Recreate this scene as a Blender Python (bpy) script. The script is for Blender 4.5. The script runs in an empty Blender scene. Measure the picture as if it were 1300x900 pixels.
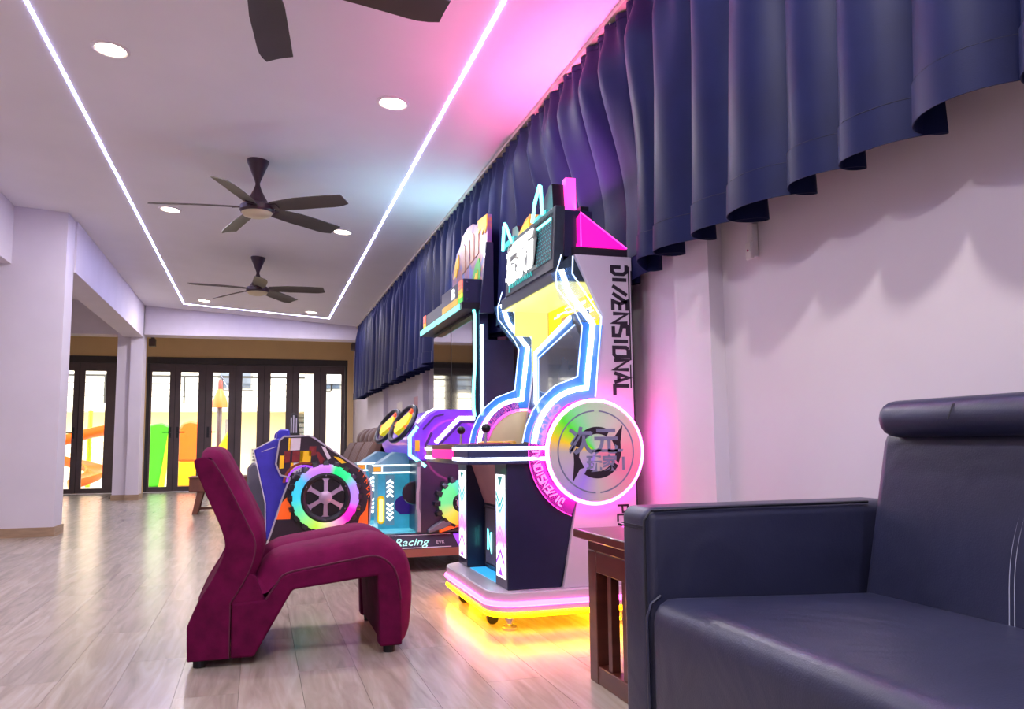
import bpy, bmesh, math, random
from mathutils import Vector, Matrix

random.seed(7)
scene = bpy.context.scene
COL = scene.collection
PI = math.pi

# ------------------------------------------------------------------ camera
cam_data = bpy.data.cameras.new('camera')
cam_data.sensor_width = 36.0
cam_data.lens = 1050.0 / 1300.0 * 36.0
cam_data.clip_start = 0.05
cam_data.clip_end = 200
cam = bpy.data.objects.new('camera', cam_data)
COL.objects.link(cam)
CAM_R = (0.9565, -0.2916, -0.0109)
CAM_F = Vector((0.2909, 0.9507, 0.1077))
_r = Vector(CAM_R)
_f = CAM_F.normalized()
_r = (_r - _r.dot(_f) * _f).normalized()
_u = _r.cross(_f)
cam.matrix_world = Matrix(((_r.x, _u.x, -_f.x, 0), (_r.y, _u.y, -_f.y, 0), (_r.z, _u.z, -_f.z, 0.8), (0, 0, 0, 1)))
scene.camera = cam

# ------------------------------------------------------------------ light of the day and exposure
SKY = 4.0
SUN = 2.0
DOWN = 15.0          # watts of a downlight
STRIP = 55.0          # emission of the ceiling light strip
world = bpy.data.worlds.new('overcast_sky')
scene.world = world
world.use_nodes = True
wn = world.node_tree
wn.nodes.clear()
_o = wn.nodes.new('ShaderNodeOutputWorld')
_b = wn.nodes.new('ShaderNodeBackground')
_b.inputs['Color'].default_value = (1.0, 0.98, 0.95, 1)
_b.inputs['Strength'].default_value = SKY
wn.links.new(_b.outputs[0], _o.inputs[0])
sun_data = bpy.data.lights.new('sun', 'SUN')
sun_data.energy = SUN
sun_data.angle = 0.02
sun_data.color = (1.0, 0.95, 0.86)
sun = bpy.data.objects.new('sun', sun_data)
COL.objects.link(sun)
sun.rotation_euler = (math.radians(38), math.radians(18), 0)
scene.view_settings.view_transform = 'Standard'
scene.view_settings.look = 'None'
scene.view_settings.gamma = 1.0
scene.view_settings.use_curve_mapping = False
scene.view_settings.exposure = 0.78
scene.cycles.max_bounces = 7
scene.cycles.diffuse_bounces = 4
scene.cycles.glossy_bounces = 4
scene.cycles.transparent_max_bounces = 12
scene.cycles.sample_clamp_indirect = 6.0
scene.cycles.caustics_reflective = False
scene.cycles.caustics_refractive = False

# ------------------------------------------------------------------ materials
def lin(h):
    if isinstance(h, str):
        h = h.lstrip('#')
        c = [int(h[i:i + 2], 16) / 255 for i in (0, 2, 4)]
        return tuple(x / 12.92 if x <= 0.04045 else ((x + 0.055) / 1.055) ** 2.4 for x in c)
    return h

MATS = {}
def M(name, col, rough=0.5, metal=0.0, var=0.10, vs=8.0, bump=0.0, bs=200.0, emit=None, es=0.0, coat=0.0, sheen=0.0, stretch=None, spec=0.5):
    m = bpy.data.materials.new(name)
    m.use_nodes = True
    nt = m.node_tree
    p = nt.nodes['Principled BSDF']
    c = lin(col)
    p.inputs['Roughness'].default_value = rough
    p.inputs['Metallic'].default_value = metal
    p.inputs['Coat Weight'].default_value = coat
    p.inputs['Sheen Weight'].default_value = sheen
    p.inputs['Specular IOR Level'].default_value = spec
    tc = nt.nodes.new('ShaderNodeTexCoord')
    mp = nt.nodes.new('ShaderNodeMapping')
    if stretch:
        mp.inputs['Scale'].default_value = stretch
    nt.links.new(tc.outputs['Object'], mp.inputs['Vector'])
    nz = nt.nodes.new('ShaderNodeTexNoise')
    nz.inputs['Scale'].default_value = vs
    nz.inputs['Detail'].default_value = 4
    nt.links.new(mp.outputs[0], nz.inputs['Vector'])
    rp = nt.nodes.new('ShaderNodeValToRGB')
    rp.color_ramp.elements[0].position = 0.3
    rp.color_ramp.elements[1].position = 0.7
    rp.color_ramp.elements[0].color = tuple(max(0, x * (1 - var)) for x in c) + (1,)
    rp.color_ramp.elements[1].color = tuple(min(1, x * (1 + var)) for x in c) + (1,)
    nt.links.new(nz.outputs['Fac'], rp.inputs[0])
    nt.links.new(rp.outputs[0], p.inputs['Base Color'])
    if bump:
        n2 = nt.nodes.new('ShaderNodeTexNoise')
        n2.inputs['Scale'].default_value = bs
        n2.inputs['Detail'].default_value = 3
        nt.links.new(mp.outputs[0], n2.inputs['Vector'])
        bp = nt.nodes.new('ShaderNodeBump')
        bp.inputs['Strength'].default_value = bump
        bp.inputs['Distance'].default_value = 0.002
        nt.links.new(n2.outputs['Fac'], bp.inputs['Height'])
        nt.links.new(bp.outputs[0], p.inputs['Normal'])
    if emit is not None:
        p.inputs['Emission Color'].default_value = lin(emit) + (1,)
        p.inputs['Emission Strength'].default_value = es
    MATS[name] = m
    return m

def E(name, col, es):
    """a lamp, tube, lit panel or surface with added glow"""
    m = bpy.data.materials.new(name)
    m.use_nodes = True
    nt = m.node_tree
    p = nt.nodes['Principled BSDF']
    c = lin(col)
    p.inputs['Base Color'].default_value = tuple(0.35 * x + 0.02 for x in c) + (1,)
    p.inputs['Roughness'].default_value = 0.4
    p.inputs['Emission Color'].default_value = c + (1,)
    p.inputs['Emission Strength'].default_value = es
    MATS[name] = m
    return m

def acrylic(name, col, alpha, es):
    """edge-lit clear acrylic sheet"""
    m = bpy.data.materials.new(name)
    m.use_nodes = True
    nt = m.node_tree
    out = nt.nodes['Material Output']
    p = nt.nodes['Principled BSDF']
    c = lin(col)
    p.inputs['Base Color'].default_value = c + (1,)
    p.inputs['Roughness'].default_value = 0.15
    p.inputs['Emission Color'].default_value = c + (1,)
    p.inputs['Emission Strength'].default_value = es
    t = nt.nodes.new('ShaderNodeBsdfTransparent')
    t.inputs[0].default_value = (0.92, 0.95, 1, 1)
    mx = nt.nodes.new('ShaderNodeMixShader')
    mx.inputs[0].default_value = alpha
    nt.links.new(t.outputs[0], mx.inputs[1])
    nt.links.new(p.outputs[0], mx.inputs[2])
    nt.links.new(mx.outputs[0], out.inputs[0])
    MATS[name] = m
    return m

def glass(name, tint=(1, 1, 1)):
    m = bpy.data.materials.new(name)
    m.use_nodes = True
    nt = m.node_tree
    out = nt.nodes['Material Output']
    nt.nodes.remove(nt.nodes['Principled BSDF'])
    t = nt.nodes.new('ShaderNodeBsdfTransparent')
    t.inputs[0].default_value = tint + (1,)
    g = nt.nodes.new('ShaderNodeBsdfGlossy')
    g.inputs['Roughness'].default_value = 0.02
    fr = nt.nodes.new('ShaderNodeFresnel')
    fr.inputs[0].default_value = 1.35
    mx = nt.nodes.new('ShaderNodeMixShader')
    nt.links.new(fr.outputs[0], mx.inputs[0])
    nt.links.new(t.outputs[0], mx.inputs[1])
    nt.links.new(g.outputs[0], mx.inputs[2])
    nt.links.new(mx.outputs[0], out.inputs[0])
    MATS[name] = m
    return m

def ramp_node(nt, stops, interp='LINEAR'):
    rp = nt.nodes.new('ShaderNodeValToRGB')
    cr = rp.color_ramp
    cr.interpolation = interp
    while len(cr.elements) < len(stops):
        cr.elements.new(0.5)
    for e, (pos, c) in zip(cr.elements, stops):
        e.position = pos
        e.color = lin(c) + (1,)
    return rp

def wood_floor(name):
    m = bpy.data.materials.new(name)
    m.use_nodes = True
    nt = m.node_tree
    L = nt.links.new
    p = nt.nodes['Principled BSDF']
    tc = nt.nodes.new('ShaderNodeTexCoord')
    oi = nt.nodes.new('ShaderNodeObjectInfo')
    ofs = nt.nodes.new('ShaderNodeVectorMath')
    ofs.operation = 'MULTIPLY_ADD'
    cmb = nt.nodes.new('ShaderNodeCombineXYZ')
    mu = nt.nodes.new('ShaderNodeMath')
    mu.operation = 'MULTIPLY'
    mu.inputs[1].default_value = 40
    L(oi.outputs['Random'], mu.inputs[0])
    L(mu.outputs[0], cmb.inputs[0])
    L(mu.outputs[0], cmb.inputs[1])
    ofs.inputs[1].default_value = (1, 1, 1)
    L(tc.outputs['Object'], ofs.inputs[0])
    L(cmb.outputs[0], ofs.inputs[2])
    mp = nt.nodes.new('ShaderNodeMapping')
    mp.inputs['Scale'].default_value = (9, 0.9, 1)
    L(ofs.outputs[0], mp.inputs['Vector'])
    nz = nt.nodes.new('ShaderNodeTexNoise')
    nz.inputs['Scale'].default_value = 2.2
    nz.inputs['Detail'].default_value = 6
    nz.inputs['Distortion'].default_value = 1.2
    L(mp.outputs[0], nz.inputs['Vector'])
    rp = ramp_node(nt, [(0.25, '#94877a'), (0.5, '#a99c8e'), (0.75, '#baafa2')])
    L(nz.outputs['Fac'], rp.inputs[0])
    hs = nt.nodes.new('ShaderNodeHueSaturation')
    vm = nt.nodes.new('ShaderNodeMapRange')
    vm.inputs['To Min'].default_value = 0.9
    vm.inputs['To Max'].default_value = 1.1
    L(oi.outputs['Random'], vm.inputs['Value'])
    L(vm.outputs[0], hs.inputs['Value'])
    L(rp.outputs[0], hs.inputs['Color'])
    L(hs.outputs[0], p.inputs['Base Color'])
    p.inputs['Roughness'].default_value = 0.32
    rr = nt.nodes.new('ShaderNodeMapRange')
    rr.inputs['To Min'].default_value = 0.22
    rr.inputs['To Max'].default_value = 0.28
    L(nz.outputs['Fac'], rr.inputs['Value'])
    L(rr.outputs[0], p.inputs['Roughness'])
    bp = nt.nodes.new('ShaderNodeBump')
    bp.inputs['Strength'].default_value = 0.008
    bp.inputs['Distance'].default_value = 0.002
    L(nz.outputs['Fac'], bp.inputs['Height'])
    L(bp.outputs[0], p.inputs['Normal'])
    MATS[name] = m
    return m

def hologram(name):
    """holographic print: hue turns with the angle round the disc"""
    m = bpy.data.materials.new(name)
    m.use_nodes = True
    nt = m.node_tree
    L = nt.links.new
    p = nt.nodes['Principled BSDF']
    tc = nt.nodes.new('ShaderNodeTexCoord')
    sp = nt.nodes.new('ShaderNodeSeparateXYZ')
    L(tc.outputs['Object'], sp.inputs[0])
    at = nt.nodes.new('ShaderNodeMath')
    at.operation = 'ARCTAN2'
    L(sp.outputs['Z'], at.inputs[0])
    L(sp.outputs['X'], at.inputs[1])
    mr = nt.nodes.new('ShaderNodeMapRange')
    mr.inputs['From Min'].default_value = -PI
    mr.inputs['From Max'].default_value = PI
    L(at.outputs[0], mr.inputs['Value'])
    g = '#a9a09c'
    rp = ramp_node(nt, [(0.0, '#b8aaa8'), (0.10, '#b09cc4'), (0.18, '#a080e0'), (0.26, '#bcb0b0'), (0.42, '#e07a9c'), (0.52, '#e08c9c'),
                        (0.66, '#bcbcae'), (0.78, '#a8c8a4'), (0.83, '#80d890'), (0.885, '#50e428'), (0.925, '#b4e020'), (0.955, '#f0cc20'), (0.985, '#d0b088'), (1.0, '#b8aaa8')])
    L(mr.outputs[0], rp.inputs[0])
    L(rp.outputs[0], p.inputs['Base Color'])
    p.inputs['Metallic'].default_value = 0.0
    p.inputs['Roughness'].default_value = 0.3
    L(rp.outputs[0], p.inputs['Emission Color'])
    p.inputs['Emission Strength'].default_value = 0.2  # light of the neon ring on the disc, put in as a faint glow
    MATS[name] = m
    return m

def rainbow(name, cx, cz, stops, es):
    """tyre ring lit in sectors"""
    m = bpy.data.materials.new(name)
    m.use_nodes = True
    nt = m.node_tree
    L = nt.links.new
    p = nt.nodes['Principled BSDF']
    tc = nt.nodes.new('ShaderNodeTexCoord')
    sp = nt.nodes.new('ShaderNodeSeparateXYZ')
    L(tc.outputs['Object'], sp.inputs[0])
    dx = nt.nodes.new('ShaderNodeMath'); dx.operation = 'SUBTRACT'; dx.inputs[1].default_value = cx
    dz = nt.nodes.new('ShaderNodeMath'); dz.operation = 'SUBTRACT'; dz.inputs[1].default_value = cz
    L(sp.outputs['X'], dx.inputs[0]); L(sp.outputs['Z'], dz.inputs[0])
    at = nt.nodes.new('ShaderNodeMath'); at.operation = 'ARCTAN2'
    L(dz.outputs[0], at.inputs[0]); L(dx.outputs[0], at.inputs[1])
    mr = nt.nodes.new('ShaderNodeMapRange')
    mr.inputs['From Min'].default_value = -PI
    mr.inputs['From Max'].default_value = PI
    L(at.outputs[0], mr.inputs['Value'])
    rp = ramp_node(nt, stops)
    L(mr.outputs[0], rp.inputs[0])
    dk = nt.nodes.new('ShaderNodeMix'); dk.data_type = 'RGBA'; dk.inputs['Factor'].default_value = 0.7
    dk.inputs[7].default_value = (0, 0, 0, 1)
    L(rp.outputs[0], dk.inputs[6])
    L(dk.outputs[2], p.inputs['Base Color'])
    L(rp.outputs[0], p.inputs['Emission Color'])
    p.inputs['Emission Strength'].default_value = es
    MATS[name] = m
    return m

def artwork(name, stops, scale=3.0, rough=0.35, es=0.0, dist=2.0):
    """loose printed artwork: patches of colour"""
    m = bpy.data.materials.new(name)
    m.use_nodes = True
    nt = m.node_tree
    L = nt.links.new
    p = nt.nodes['Principled BSDF']
    tc = nt.nodes.new('ShaderNodeTexCoord')
    nz = nt.nodes.new('ShaderNodeTexNoise')
    nz.inputs['Scale'].default_value = scale
    nz.inputs['Detail'].default_value = 3
    nz.inputs['Distortion'].default_value = dist
    L(tc.outputs['Object'], nz.inputs['Vector'])
    rp = ramp_node(nt, stops)
    L(nz.outputs['Fac'], rp.inputs[0])
    L(rp.outputs[0], p.inputs['Base Color'])
    p.inputs['Roughness'].default_value = rough
    if es:
        L(rp.outputs[0], p.inputs['Emission Color'])
        p.inputs['Emission Strength'].default_value = es
    MATS[name] = m
    return m

M('wall_paint', '#e0d8e2', 0.75, var=0.025, vs=3, bump=0.08, bs=120)  # lavender cast of the coloured lights is put into the wall colour
M('ceiling_paint', '#f2eff4', 0.8, var=0.02, vs=2, bump=0.04, bs=90)
M('tan_paint', '#e6c994', 0.75, var=0.03, vs=3)
M('back_paint', '#d9cfd6', 0.75, var=0.03)
M('skirting', '#a98d72', 0.5, var=0.15, stretch=(1, 1, 8))
wood_floor('floor_wood')
M('door_metal', '#57494a', 0.45, var=0.12, vs=5)
M('door_metal_dark', '#35302f', 0.45, var=0.1)
glass('door_glass')
M('track_bracket', '#4c3c30', 0.6)
E('strip_light', '#b4b6ff', STRIP)
E('downlight_lens', '#fff0da', 14.0)
M('downlight_ring', '#efe6e4', 0.5, var=0.02)
M('fan_brown', '#3a2430', 0.35, var=0.15, vs=6)
M('fan_blade', '#4a4038', 0.5, var=0.12, vs=5, bump=0.1, bs=60)
M('fan_light', '#cfc09a', 0.4, var=0.03)
M('curtain_cloth', '#131a44', 0.5, var=0.16, vs=5, bump=0.15, bs=320, spec=0.2)
M('curtain_stitch', '#0c1230', 0.7)
M('curtain_tape', '#d9cdbd', 0.8)
M('leather', '#2e314a', 0.36, var=0.12, vs=6, bump=0.22, bs=260, spec=0.5)
def wrinkle(m, scale, dist, strength):
    nt = m.node_tree
    p = nt.nodes['Principled BSDF']
    old = p.inputs['Normal'].links[0].from_socket
    tc = nt.nodes.new('ShaderNodeTexCoord')
    n = nt.nodes.new('ShaderNodeTexNoise')
    n.inputs['Scale'].default_value = scale
    n.inputs['Detail'].default_value = 2
    n.inputs['Distortion'].default_value = 1.5
    nt.links.new(tc.outputs['Object'], n.inputs['Vector'])
    b = nt.nodes.new('ShaderNodeBump')
    b.inputs['Strength'].default_value = strength
    b.inputs['Distance'].default_value = dist
    nt.links.new(n.outputs['Fac'], b.inputs['Height'])
    nt.links.new(old, b.inputs['Normal'])
    nt.links.new(b.outputs[0], p.inputs['Normal'])
wrinkle(MATS['leather'], 4.0, 0.02, 0.2)
M('stitch', '#b9bfd0', 0.7)
M('seam_dark', '#1b1c28', 0.6)
M('velvet', '#701044', 0.8, var=0.2, vs=14, bump=0.3, bs=420, spec=0.12)
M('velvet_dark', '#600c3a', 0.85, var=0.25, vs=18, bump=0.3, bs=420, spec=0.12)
M('velvet_piping', '#5c1238', 0.8)
M('rubber', '#141318', 0.6)
M('table_wood', '#5a2a20', 0.32, var=0.3, vs=4, stretch=(1, 1, 6), coat=0.4)
M('bench_wood', '#7a4a38', 0.45, var=0.25, vs=4, stretch=(3, 1, 1))
M('black_plastic', '#17161c', 0.4)
M('white_plastic', '#e6e0e2', 0.4, var=0.03)
M('cab_white', '#cfc4d2', 0.35, var=0.02, coat=0.2)
M('cab_navy', '#1f2242', 0.34, var=0.08, vs=30, coat=0.2)
M('cab_black', '#15141f', 0.35, var=0.08)
M('cab_grey', '#6e6b7c', 0.4, var=0.08)
M('cab_print_dark', '#201526', 0.5)
M('cab_salmon', '#b98a90', 0.5)
M('chrome', '#c9c9d4', 0.18, 1.0, var=0.05)
M('silver_print', '#868cac', 0.3, 0.2, var=0.06)
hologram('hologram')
M('disc_gold', '#cbb48c', 0.35, 0.3, var=0.08, emit='#cbb48c', es=0.15)
acrylic('acrylic_blue', '#4488dc', 0.66, 0.30)
acrylic('acrylic_clear', '#6fa4e0', 0.16, 0.05)
acrylic('acrylic_pink', '#9a2c98', 0.6, 0.12)
E('neon_white', '#e4f0ff', 5.0)
E('neon_thin', '#bcd8ff', 1.6)
E('neon_cyan', '#66f0ec', 3.2)
E('neon_pink', '#ff48be', 15.0)
E('neon_pink_soft', '#ff3cb4', 1.6)
E('neon_yellow', '#ffae00', 15.0)
E('neon_pink_base', '#ff4cc4', 5.0)
E('lit_pink', '#ff00a0', 0.95)
E('lit_pink_front', '#ff1096', 0.8)
E('cream_glow', '#f0e888', 0.60)
E('lit_yellow', '#ffd800', 0.85)
E('lit_white', '#ffffff', 1.5)
E('lit_teal', '#2cc8c4', 0.5)
E('lit_orange', '#f0a010', 0.5)
E('lit_violet', '#9a40f0', 0.8)
E('lit_magenta_text', '#ff78cc', 1.1)
M('marquee_dark', '#2a3440', 0.4, var=0.2, vs=40)
M('marquee_mesh', '#26424c', 0.4, var=0.3, vs=60)
M('teal_paint', '#1e8c90', 0.4, var=0.1, emit='#2cc8c4', es=0.2)
glass('screen_glass')
M('screen_black', '#0c0e14', 0.06, var=0.2, vs=3, spec=0.8, coat=1.0)
M('screen_grey', '#4a5668', 0.12, var=0.3, vs=5, coat=0.6, emit='#4a5668', es=0.12)
M('button_magenta', '#c02080', 0.3)
M('button_gold', '#c89030', 0.35, emit='#c89030', es=0.2)

# ------------------------------------------------------------------ mesh helpers
ORG = {}

def frame_near(y0):
    """upright plane facing the camera end of the room: u = X, v = Z, n towards -Y"""
    return lambda u, v, n: (u, y0 - n, v)

def frame_left(x0, yc=0.0):
    """upright plane facing -X: u runs to -Y from yc, v = Z, n towards -X"""
    return lambda u, v, n: (x0 - n, yc - u, v)

def frame_top(z0):
    return lambda u, v, n: (u, v, z0 + n)

class MB:
    def __init__(self):
        self.v = []
        self.f = []
    def add(self, verts, faces):
        b = len(self.v)
        self.v += [tuple(p) for p in verts]
        self.f += [tuple(i + b for i in f) for f in faces]
        return self
    def box(self, x0, x1, y0, y1, z0, z1):
        return self.add([(x0, y0, z0), (x1, y0, z0), (x1, y1, z0), (x0, y1, z0), (x0, y0, z1), (x1, y0, z1), (x1, y1, z1), (x0, y1, z1)],
                        [(0, 3, 2, 1), (4, 5, 6, 7), (0, 1, 5, 4), (1, 2, 6, 5), (2, 3, 7, 6), (3, 0, 4, 7)])
    def prism(self, poly, n0, n1, fr):
        k = len(poly)
        vs = [fr(u, v, n0) for u, v in poly] + [fr(u, v, n1) for u, v in poly]
        fs = [tuple(range(k))[::-1], tuple(range(k, 2 * k))] + [(i, (i + 1) % k, k + (i + 1) % k, k + i) for i in range(k)]
        return self.add(vs, fs)
    def hull(self, a, b):
        """prism between two lists of 3D points of the same length"""
        k = len(a)
        return self.add(list(a) + list(b), [tuple(range(k))[::-1], tuple(range(k, 2 * k))] + [(i, (i + 1) % k, k + (i + 1) % k, k + i) for i in range(k)])
    def ribbon(self, path, w, n0, n1, fr, closed=False):
        """flat band of width w along a 2D path, mitred"""
        n = len(path)
        L, R = [], []
        for i in range(n):
            p = Vector(path[i])
            a = Vector(path[i - 1]) if (i > 0 or closed) else None
            b = Vector(path[(i + 1) % n]) if (i < n - 1 or closed) else None
            if a is None: d = (b - p).normalized(); nn = Vector((-d.y, d.x)); s = 1
            elif b is None: d = (p - a).normalized(); nn = Vector((-d.y, d.x)); s = 1
            else:
                d1 = (p - a).normalized(); d2 = (b - p).normalized()
                m1 = Vector((-d1.y, d1.x)); m2 = Vector((-d2.y, d2.x))
                nn = m1 + m2
                if nn.length < 1e-6: nn = m1.copy()
                nn.normalize()
                s = min(1 / max(nn.dot(m1), 0.3), 2.2)
            L.append(tuple(p + nn * w / 2 * s)); R.append(tuple(p - nn * w / 2 * s))
        m = n if closed else n - 1
        vs = []
        for q in range(n):
            vs += [fr(*L[q], n0), fr(*R[q], n0), fr(*R[q], n1), fr(*L[q], n1)]
        fs = []
        for q in range(m):
            a, b = 4 * q, 4 * ((q + 1) % n)
            for c in range(4):
                fs.append((a + c, a + (c + 1) % 4, b + (c + 1) % 4, b + c))
        if not closed:
            fs += [(3, 2, 1, 0), tuple(4 * (n - 1) + c for c in range(4))]
        return self.add(vs, fs)
    def tube(self, path, r, seg=8, closed=False):
        path = [Vector(p) for p in path]
        n = len(path)
        vs, fs = [], []
        up = Vector((0.13, 0.21, 0.97)).normalized()
        prev = None
        for i in range(n):
            a = path[i - 1] if (i > 0 or closed) else path[i]
            b = path[(i + 1) % n] if (i < n - 1 or closed) else path[i]
            t = (b - a).normalized()
            if prev is None:
                x = t.cross(up)
                if x.length < 0.05: x = t.cross(Vector((1, 0, 0)))
            else:
                x = prev - t * prev.dot(t)
            x.normalize(); prev = x
            y = t.cross(x)
            rr = r[i] if isinstance(r, (list, tuple)) else r
            for k in range(seg):
                an = 2 * PI * k / seg
                vs.append(path[i] + (x * math.cos(an) + y * math.sin(an)) * rr)
        m = n if closed else n - 1
        for i in range(m):
            for k in range(seg):
                a, b = i * seg, ((i + 1) % n) * seg
                fs.append((a + k, a + (k + 1) % seg, b + (k + 1) % seg, b + k))
        if not closed:
            fs += [tuple(range(seg))[::-1], tuple((n - 1) * seg + k for k in range(seg))]
        return self.add(vs, fs)
    def lathe(self, prof, fr=None, seg=32, c=(0, 0, 0), axis='z', caps=True):
        """prof: list of (radius, height)"""
        vs, fs = [], []
        for r, h in prof:
            for k in range(seg):
                a = 2 * PI * k / seg
                x, y = r * math.cos(a), r * math.sin(a)
                if axis == 'z': vs.append((c[0] + x, c[1] + y, c[2] + h))
                elif axis == 'y': vs.append((c[0] + x, c[1] + h, c[2] + y))
                else: vs.append((c[0] + h, c[1] + x, c[2] + y))
        for i in range(len(prof) - 1):
            for k in range(seg):
                fs.append((i * seg + k, i * seg + (k + 1) % seg, (i + 1) * seg + (k + 1) % seg, (i + 1) * seg + k))
        if caps:
            fs += [tuple(range(seg))[::-1], tuple((len(prof) - 1) * seg + k for k in range(seg))]
        return self.add(vs, fs)
    def grid(self, pts, closed_u=False):
        """pts[i][j] rows of points"""
        n, m = len(pts), len(pts[0])
        fs = []
        for i in range(n - 1 if not closed_u else n):
            for j in range(m - 1):
                a, b = i, (i + 1) % n
                fs.append((a * m + j, a * m + j + 1, b * m + j + 1, b * m + j))
        return self.add([p for row in pts for p in row], fs)
    def build(self, name, mat, parent=None, smooth=None, bevel=0.0, bseg=2, recalc=True, sub=0, solid=0.0):
        me = bpy.data.meshes.new(name)
        org = ORG.get(parent.name, Vector((0, 0, 0))) if parent else Vector((0, 0, 0))
        me.from_pydata([(x - org.x, y - org.y, z - org.z) for x, y, z in self.v], [], self.f)
        if recalc:
            bm = bmesh.new(); bm.from_mesh(me)
            bmesh.ops.remove_doubles(bm, verts=bm.verts, dist=1e-5)
            bmesh.ops.recalc_face_normals(bm, faces=bm.faces)
            bm.to_mesh(me); bm.free()
        me.materials.append(MATS[mat])
        o = bpy.data.objects.new(name, me)
        COL.objects.link(o)
        if parent:
            o.parent = parent
            ORG[o.name] = org
        if smooth:
            me.shade_smooth()
            me.set_sharp_from_angle(angle=math.radians(smooth))
        if solid:
            md = o.modifiers.new('thickness', 'SOLIDIFY'); md.thickness = solid; md.offset = 0
            md = o.modifiers.new('edges', 'EDGE_SPLIT'); md.split_angle = math.radians(50)
        if bevel:
            md = o.modifiers.new('bevel', 'BEVEL'); md.width = bevel; md.segments = bseg
            md.limit_method = 'ANGLE'; md.angle_limit = math.radians(35)
            me.shade_smooth()
            me.set_sharp_from_angle(angle=math.radians(50))
        if sub:
            md = o.modifiers.new('subdivision', 'SUBSURF'); md.levels = sub; md.render_levels = sub
        return o

def thing(name, label, cat, loc, group=None):
    o = bpy.data.objects.new(name, None)
    o.empty_display_size = 0.1
    COL.objects.link(o)
    o.location = loc
    ORG[o.name] = Vector(loc)
    return tag(o, label, cat, group)

def tag(o, label, cat, group=None):
    o['label'] = label
    o['category'] = cat
    if group: o['group'] = group
    return o

def struct(o):
    o['kind'] = 'structure'
    return o

def sempty(name, loc=(0, 0, 0)):
    o = bpy.data.objects.new(name, None)
    COL.objects.link(o)
    o.location = loc
    ORG[o.name] = Vector(loc)
    return struct(o)

def copy_tree(o, parent=None):
    c = o.copy()
    COL.objects.link(c)
    if parent: c.parent = parent
    for ch in list(o.children):
        copy_tree(ch, c)
    return c

def arc(cx, cz, r, a0, a1, n):
    return [(cx + r * math.cos(math.radians(a0 + (a1 - a0) * i / n)), cz + r * math.sin(math.radians(a0 + (a1 - a0) * i / n))) for i in range(n + 1)]

def rrect(x0, x1, y0, y1, r, n=6):
    return (arc(x1 - r, y1 - r, r, 0, 90, n) + arc(x0 + r, y1 - r, r, 90, 180, n) + arc(x0 + r, y0 + r, r, 180, 270, n) + arc(x1 - r, y0 + r, r, 270, 360, n))

def text_into(mb, s, size, fr, u0=0, v0=0, n0=0.0, depth=0.002, shear=0.0, align='LEFT', sx=1.0, mirror=False, rot=0.0, bold=0.0):
    cu = bpy.data.curves.new('lettering', 'FONT')
    cu.body = s
    cu.size = size
    cu.shear = shear
    cu.align_x = align
    cu.extrude = depth / 2
    cu.resolution_u = 3
    cu.offset = bold
    ob = bpy.data.objects.new('lettering', cu)
    COL.objects.link(ob)
    dg = bpy.context.evaluated_depsgraph_get()
    me = bpy.data.meshes.new_from_object(ob.evaluated_get(dg))
    cr, sr = math.cos(rot), math.sin(rot)
    vs = []
    for v in me.vertices:
        x, y = v.co.x * sx * (-1 if mirror else 1), v.co.y
        vs.append(fr(u0 + x * cr - y * sr, v0 + x * sr + y * cr, n0 + depth / 2 + v.co.z))
    mb.add(vs, [tuple(p.vertices) for p in me.polygons])
    bpy.data.objects.remove(ob)
    bpy.data.curves.remove(cu)
    bpy.data.meshes.remove(me)
    return mb

# angular stroke lettering used on the arcade machine (unit box 0.62 wide, 1 high)
GLYPH = {
    'D': [[(0, 1), (0.45, 1), (0.6, 0.8), (0.6, 0.2), (0.45, 0), (0.14, 0), (0.14, 0.62)]],
    'I': [[(0.3, 0), (0.3, 1)]],
    '/': [[(0.0, 0), (0.6, 1)]],
    'M': [[(0.0, 0), (0.0, 1), (0.3, 0.5), (0.6, 1), (0.6, 0)]],
    'E': [[(0.6, 1), (0.0, 1), (0.18, 0.5), (0.6, 0.5)], [(0.18, 0.5), (0.0, 0), (0.6, 0)]],
    'N': [[(0, 0), (0, 1), (0.6, 0), (0.6, 1)]],
    'S': [[(0.6, 1), (0, 1), (0, 0.58), (0.6, 0.42), (0.6, 0), (0, 0)]],
    'O': [[(0.12, 1), (0.6, 1), (0.6, 0.15), (0.45, 0), (0, 0), (0, 0.85), (0.12, 1)]],
    'A': [[(0, 0), (0.3, 1), (0.6, 0)], [(0.2, 0.3), (0.5, 0.3)]],
    'L': [[(0, 1), (0, 0), (0.6, 0)]],
    'P': [[(0, 0), (0, 1), (0.6, 1), (0.6, 0.5), (0, 0.45)]],
    'Y': [[(0, 1), (0.3, 0.5), (0.6, 1)], [(0.3, 0.5), (0.3, 0)]],
    'R': [[(0, 0), (0, 1), (0.6, 1), (0.6, 0.5), (0.1, 0.45), (0.6, 0)]],
    'V': [[(0, 1), (0.3, 0), (0.6, 1)]],
    '1': [[(0.15, 0.8), (0.35, 1), (0.35, 0)]],
    '-': [[(0.1, 0.5), (0.5, 0.5)]],
    ' ': [],
}

def stroke_text(mb, s, size, fr, place, w, n0, n1):
    """place(t, x, y): maps the offset x,y of a glyph that begins at advance t to (u, v)"""
    t = 0.0
    for ch in s:
        adv = 0.5 if ch == '/' else (0.55 if ch == 'I' else 0.82)
        for line in GLYPH.get(ch, []):
            off = -0.15 if ch == 'I' else 0
            mb.ribbon([place(t * size, (x + off) * size, y * size) for x, y in line], w, n0, n1, fr)
        t += adv
    return mb

# ------------------------------------------------------------------ the room
YB = 16.3            # glazed end wall
XW = 1.745           # curtain wall
YN = -3.5            # end behind the camera
def zc(x): return 2.936 - 0.07 * x  # room, doors, ceiling fittings and curtain: coordinates scaled up about the camera, floor kept

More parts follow.
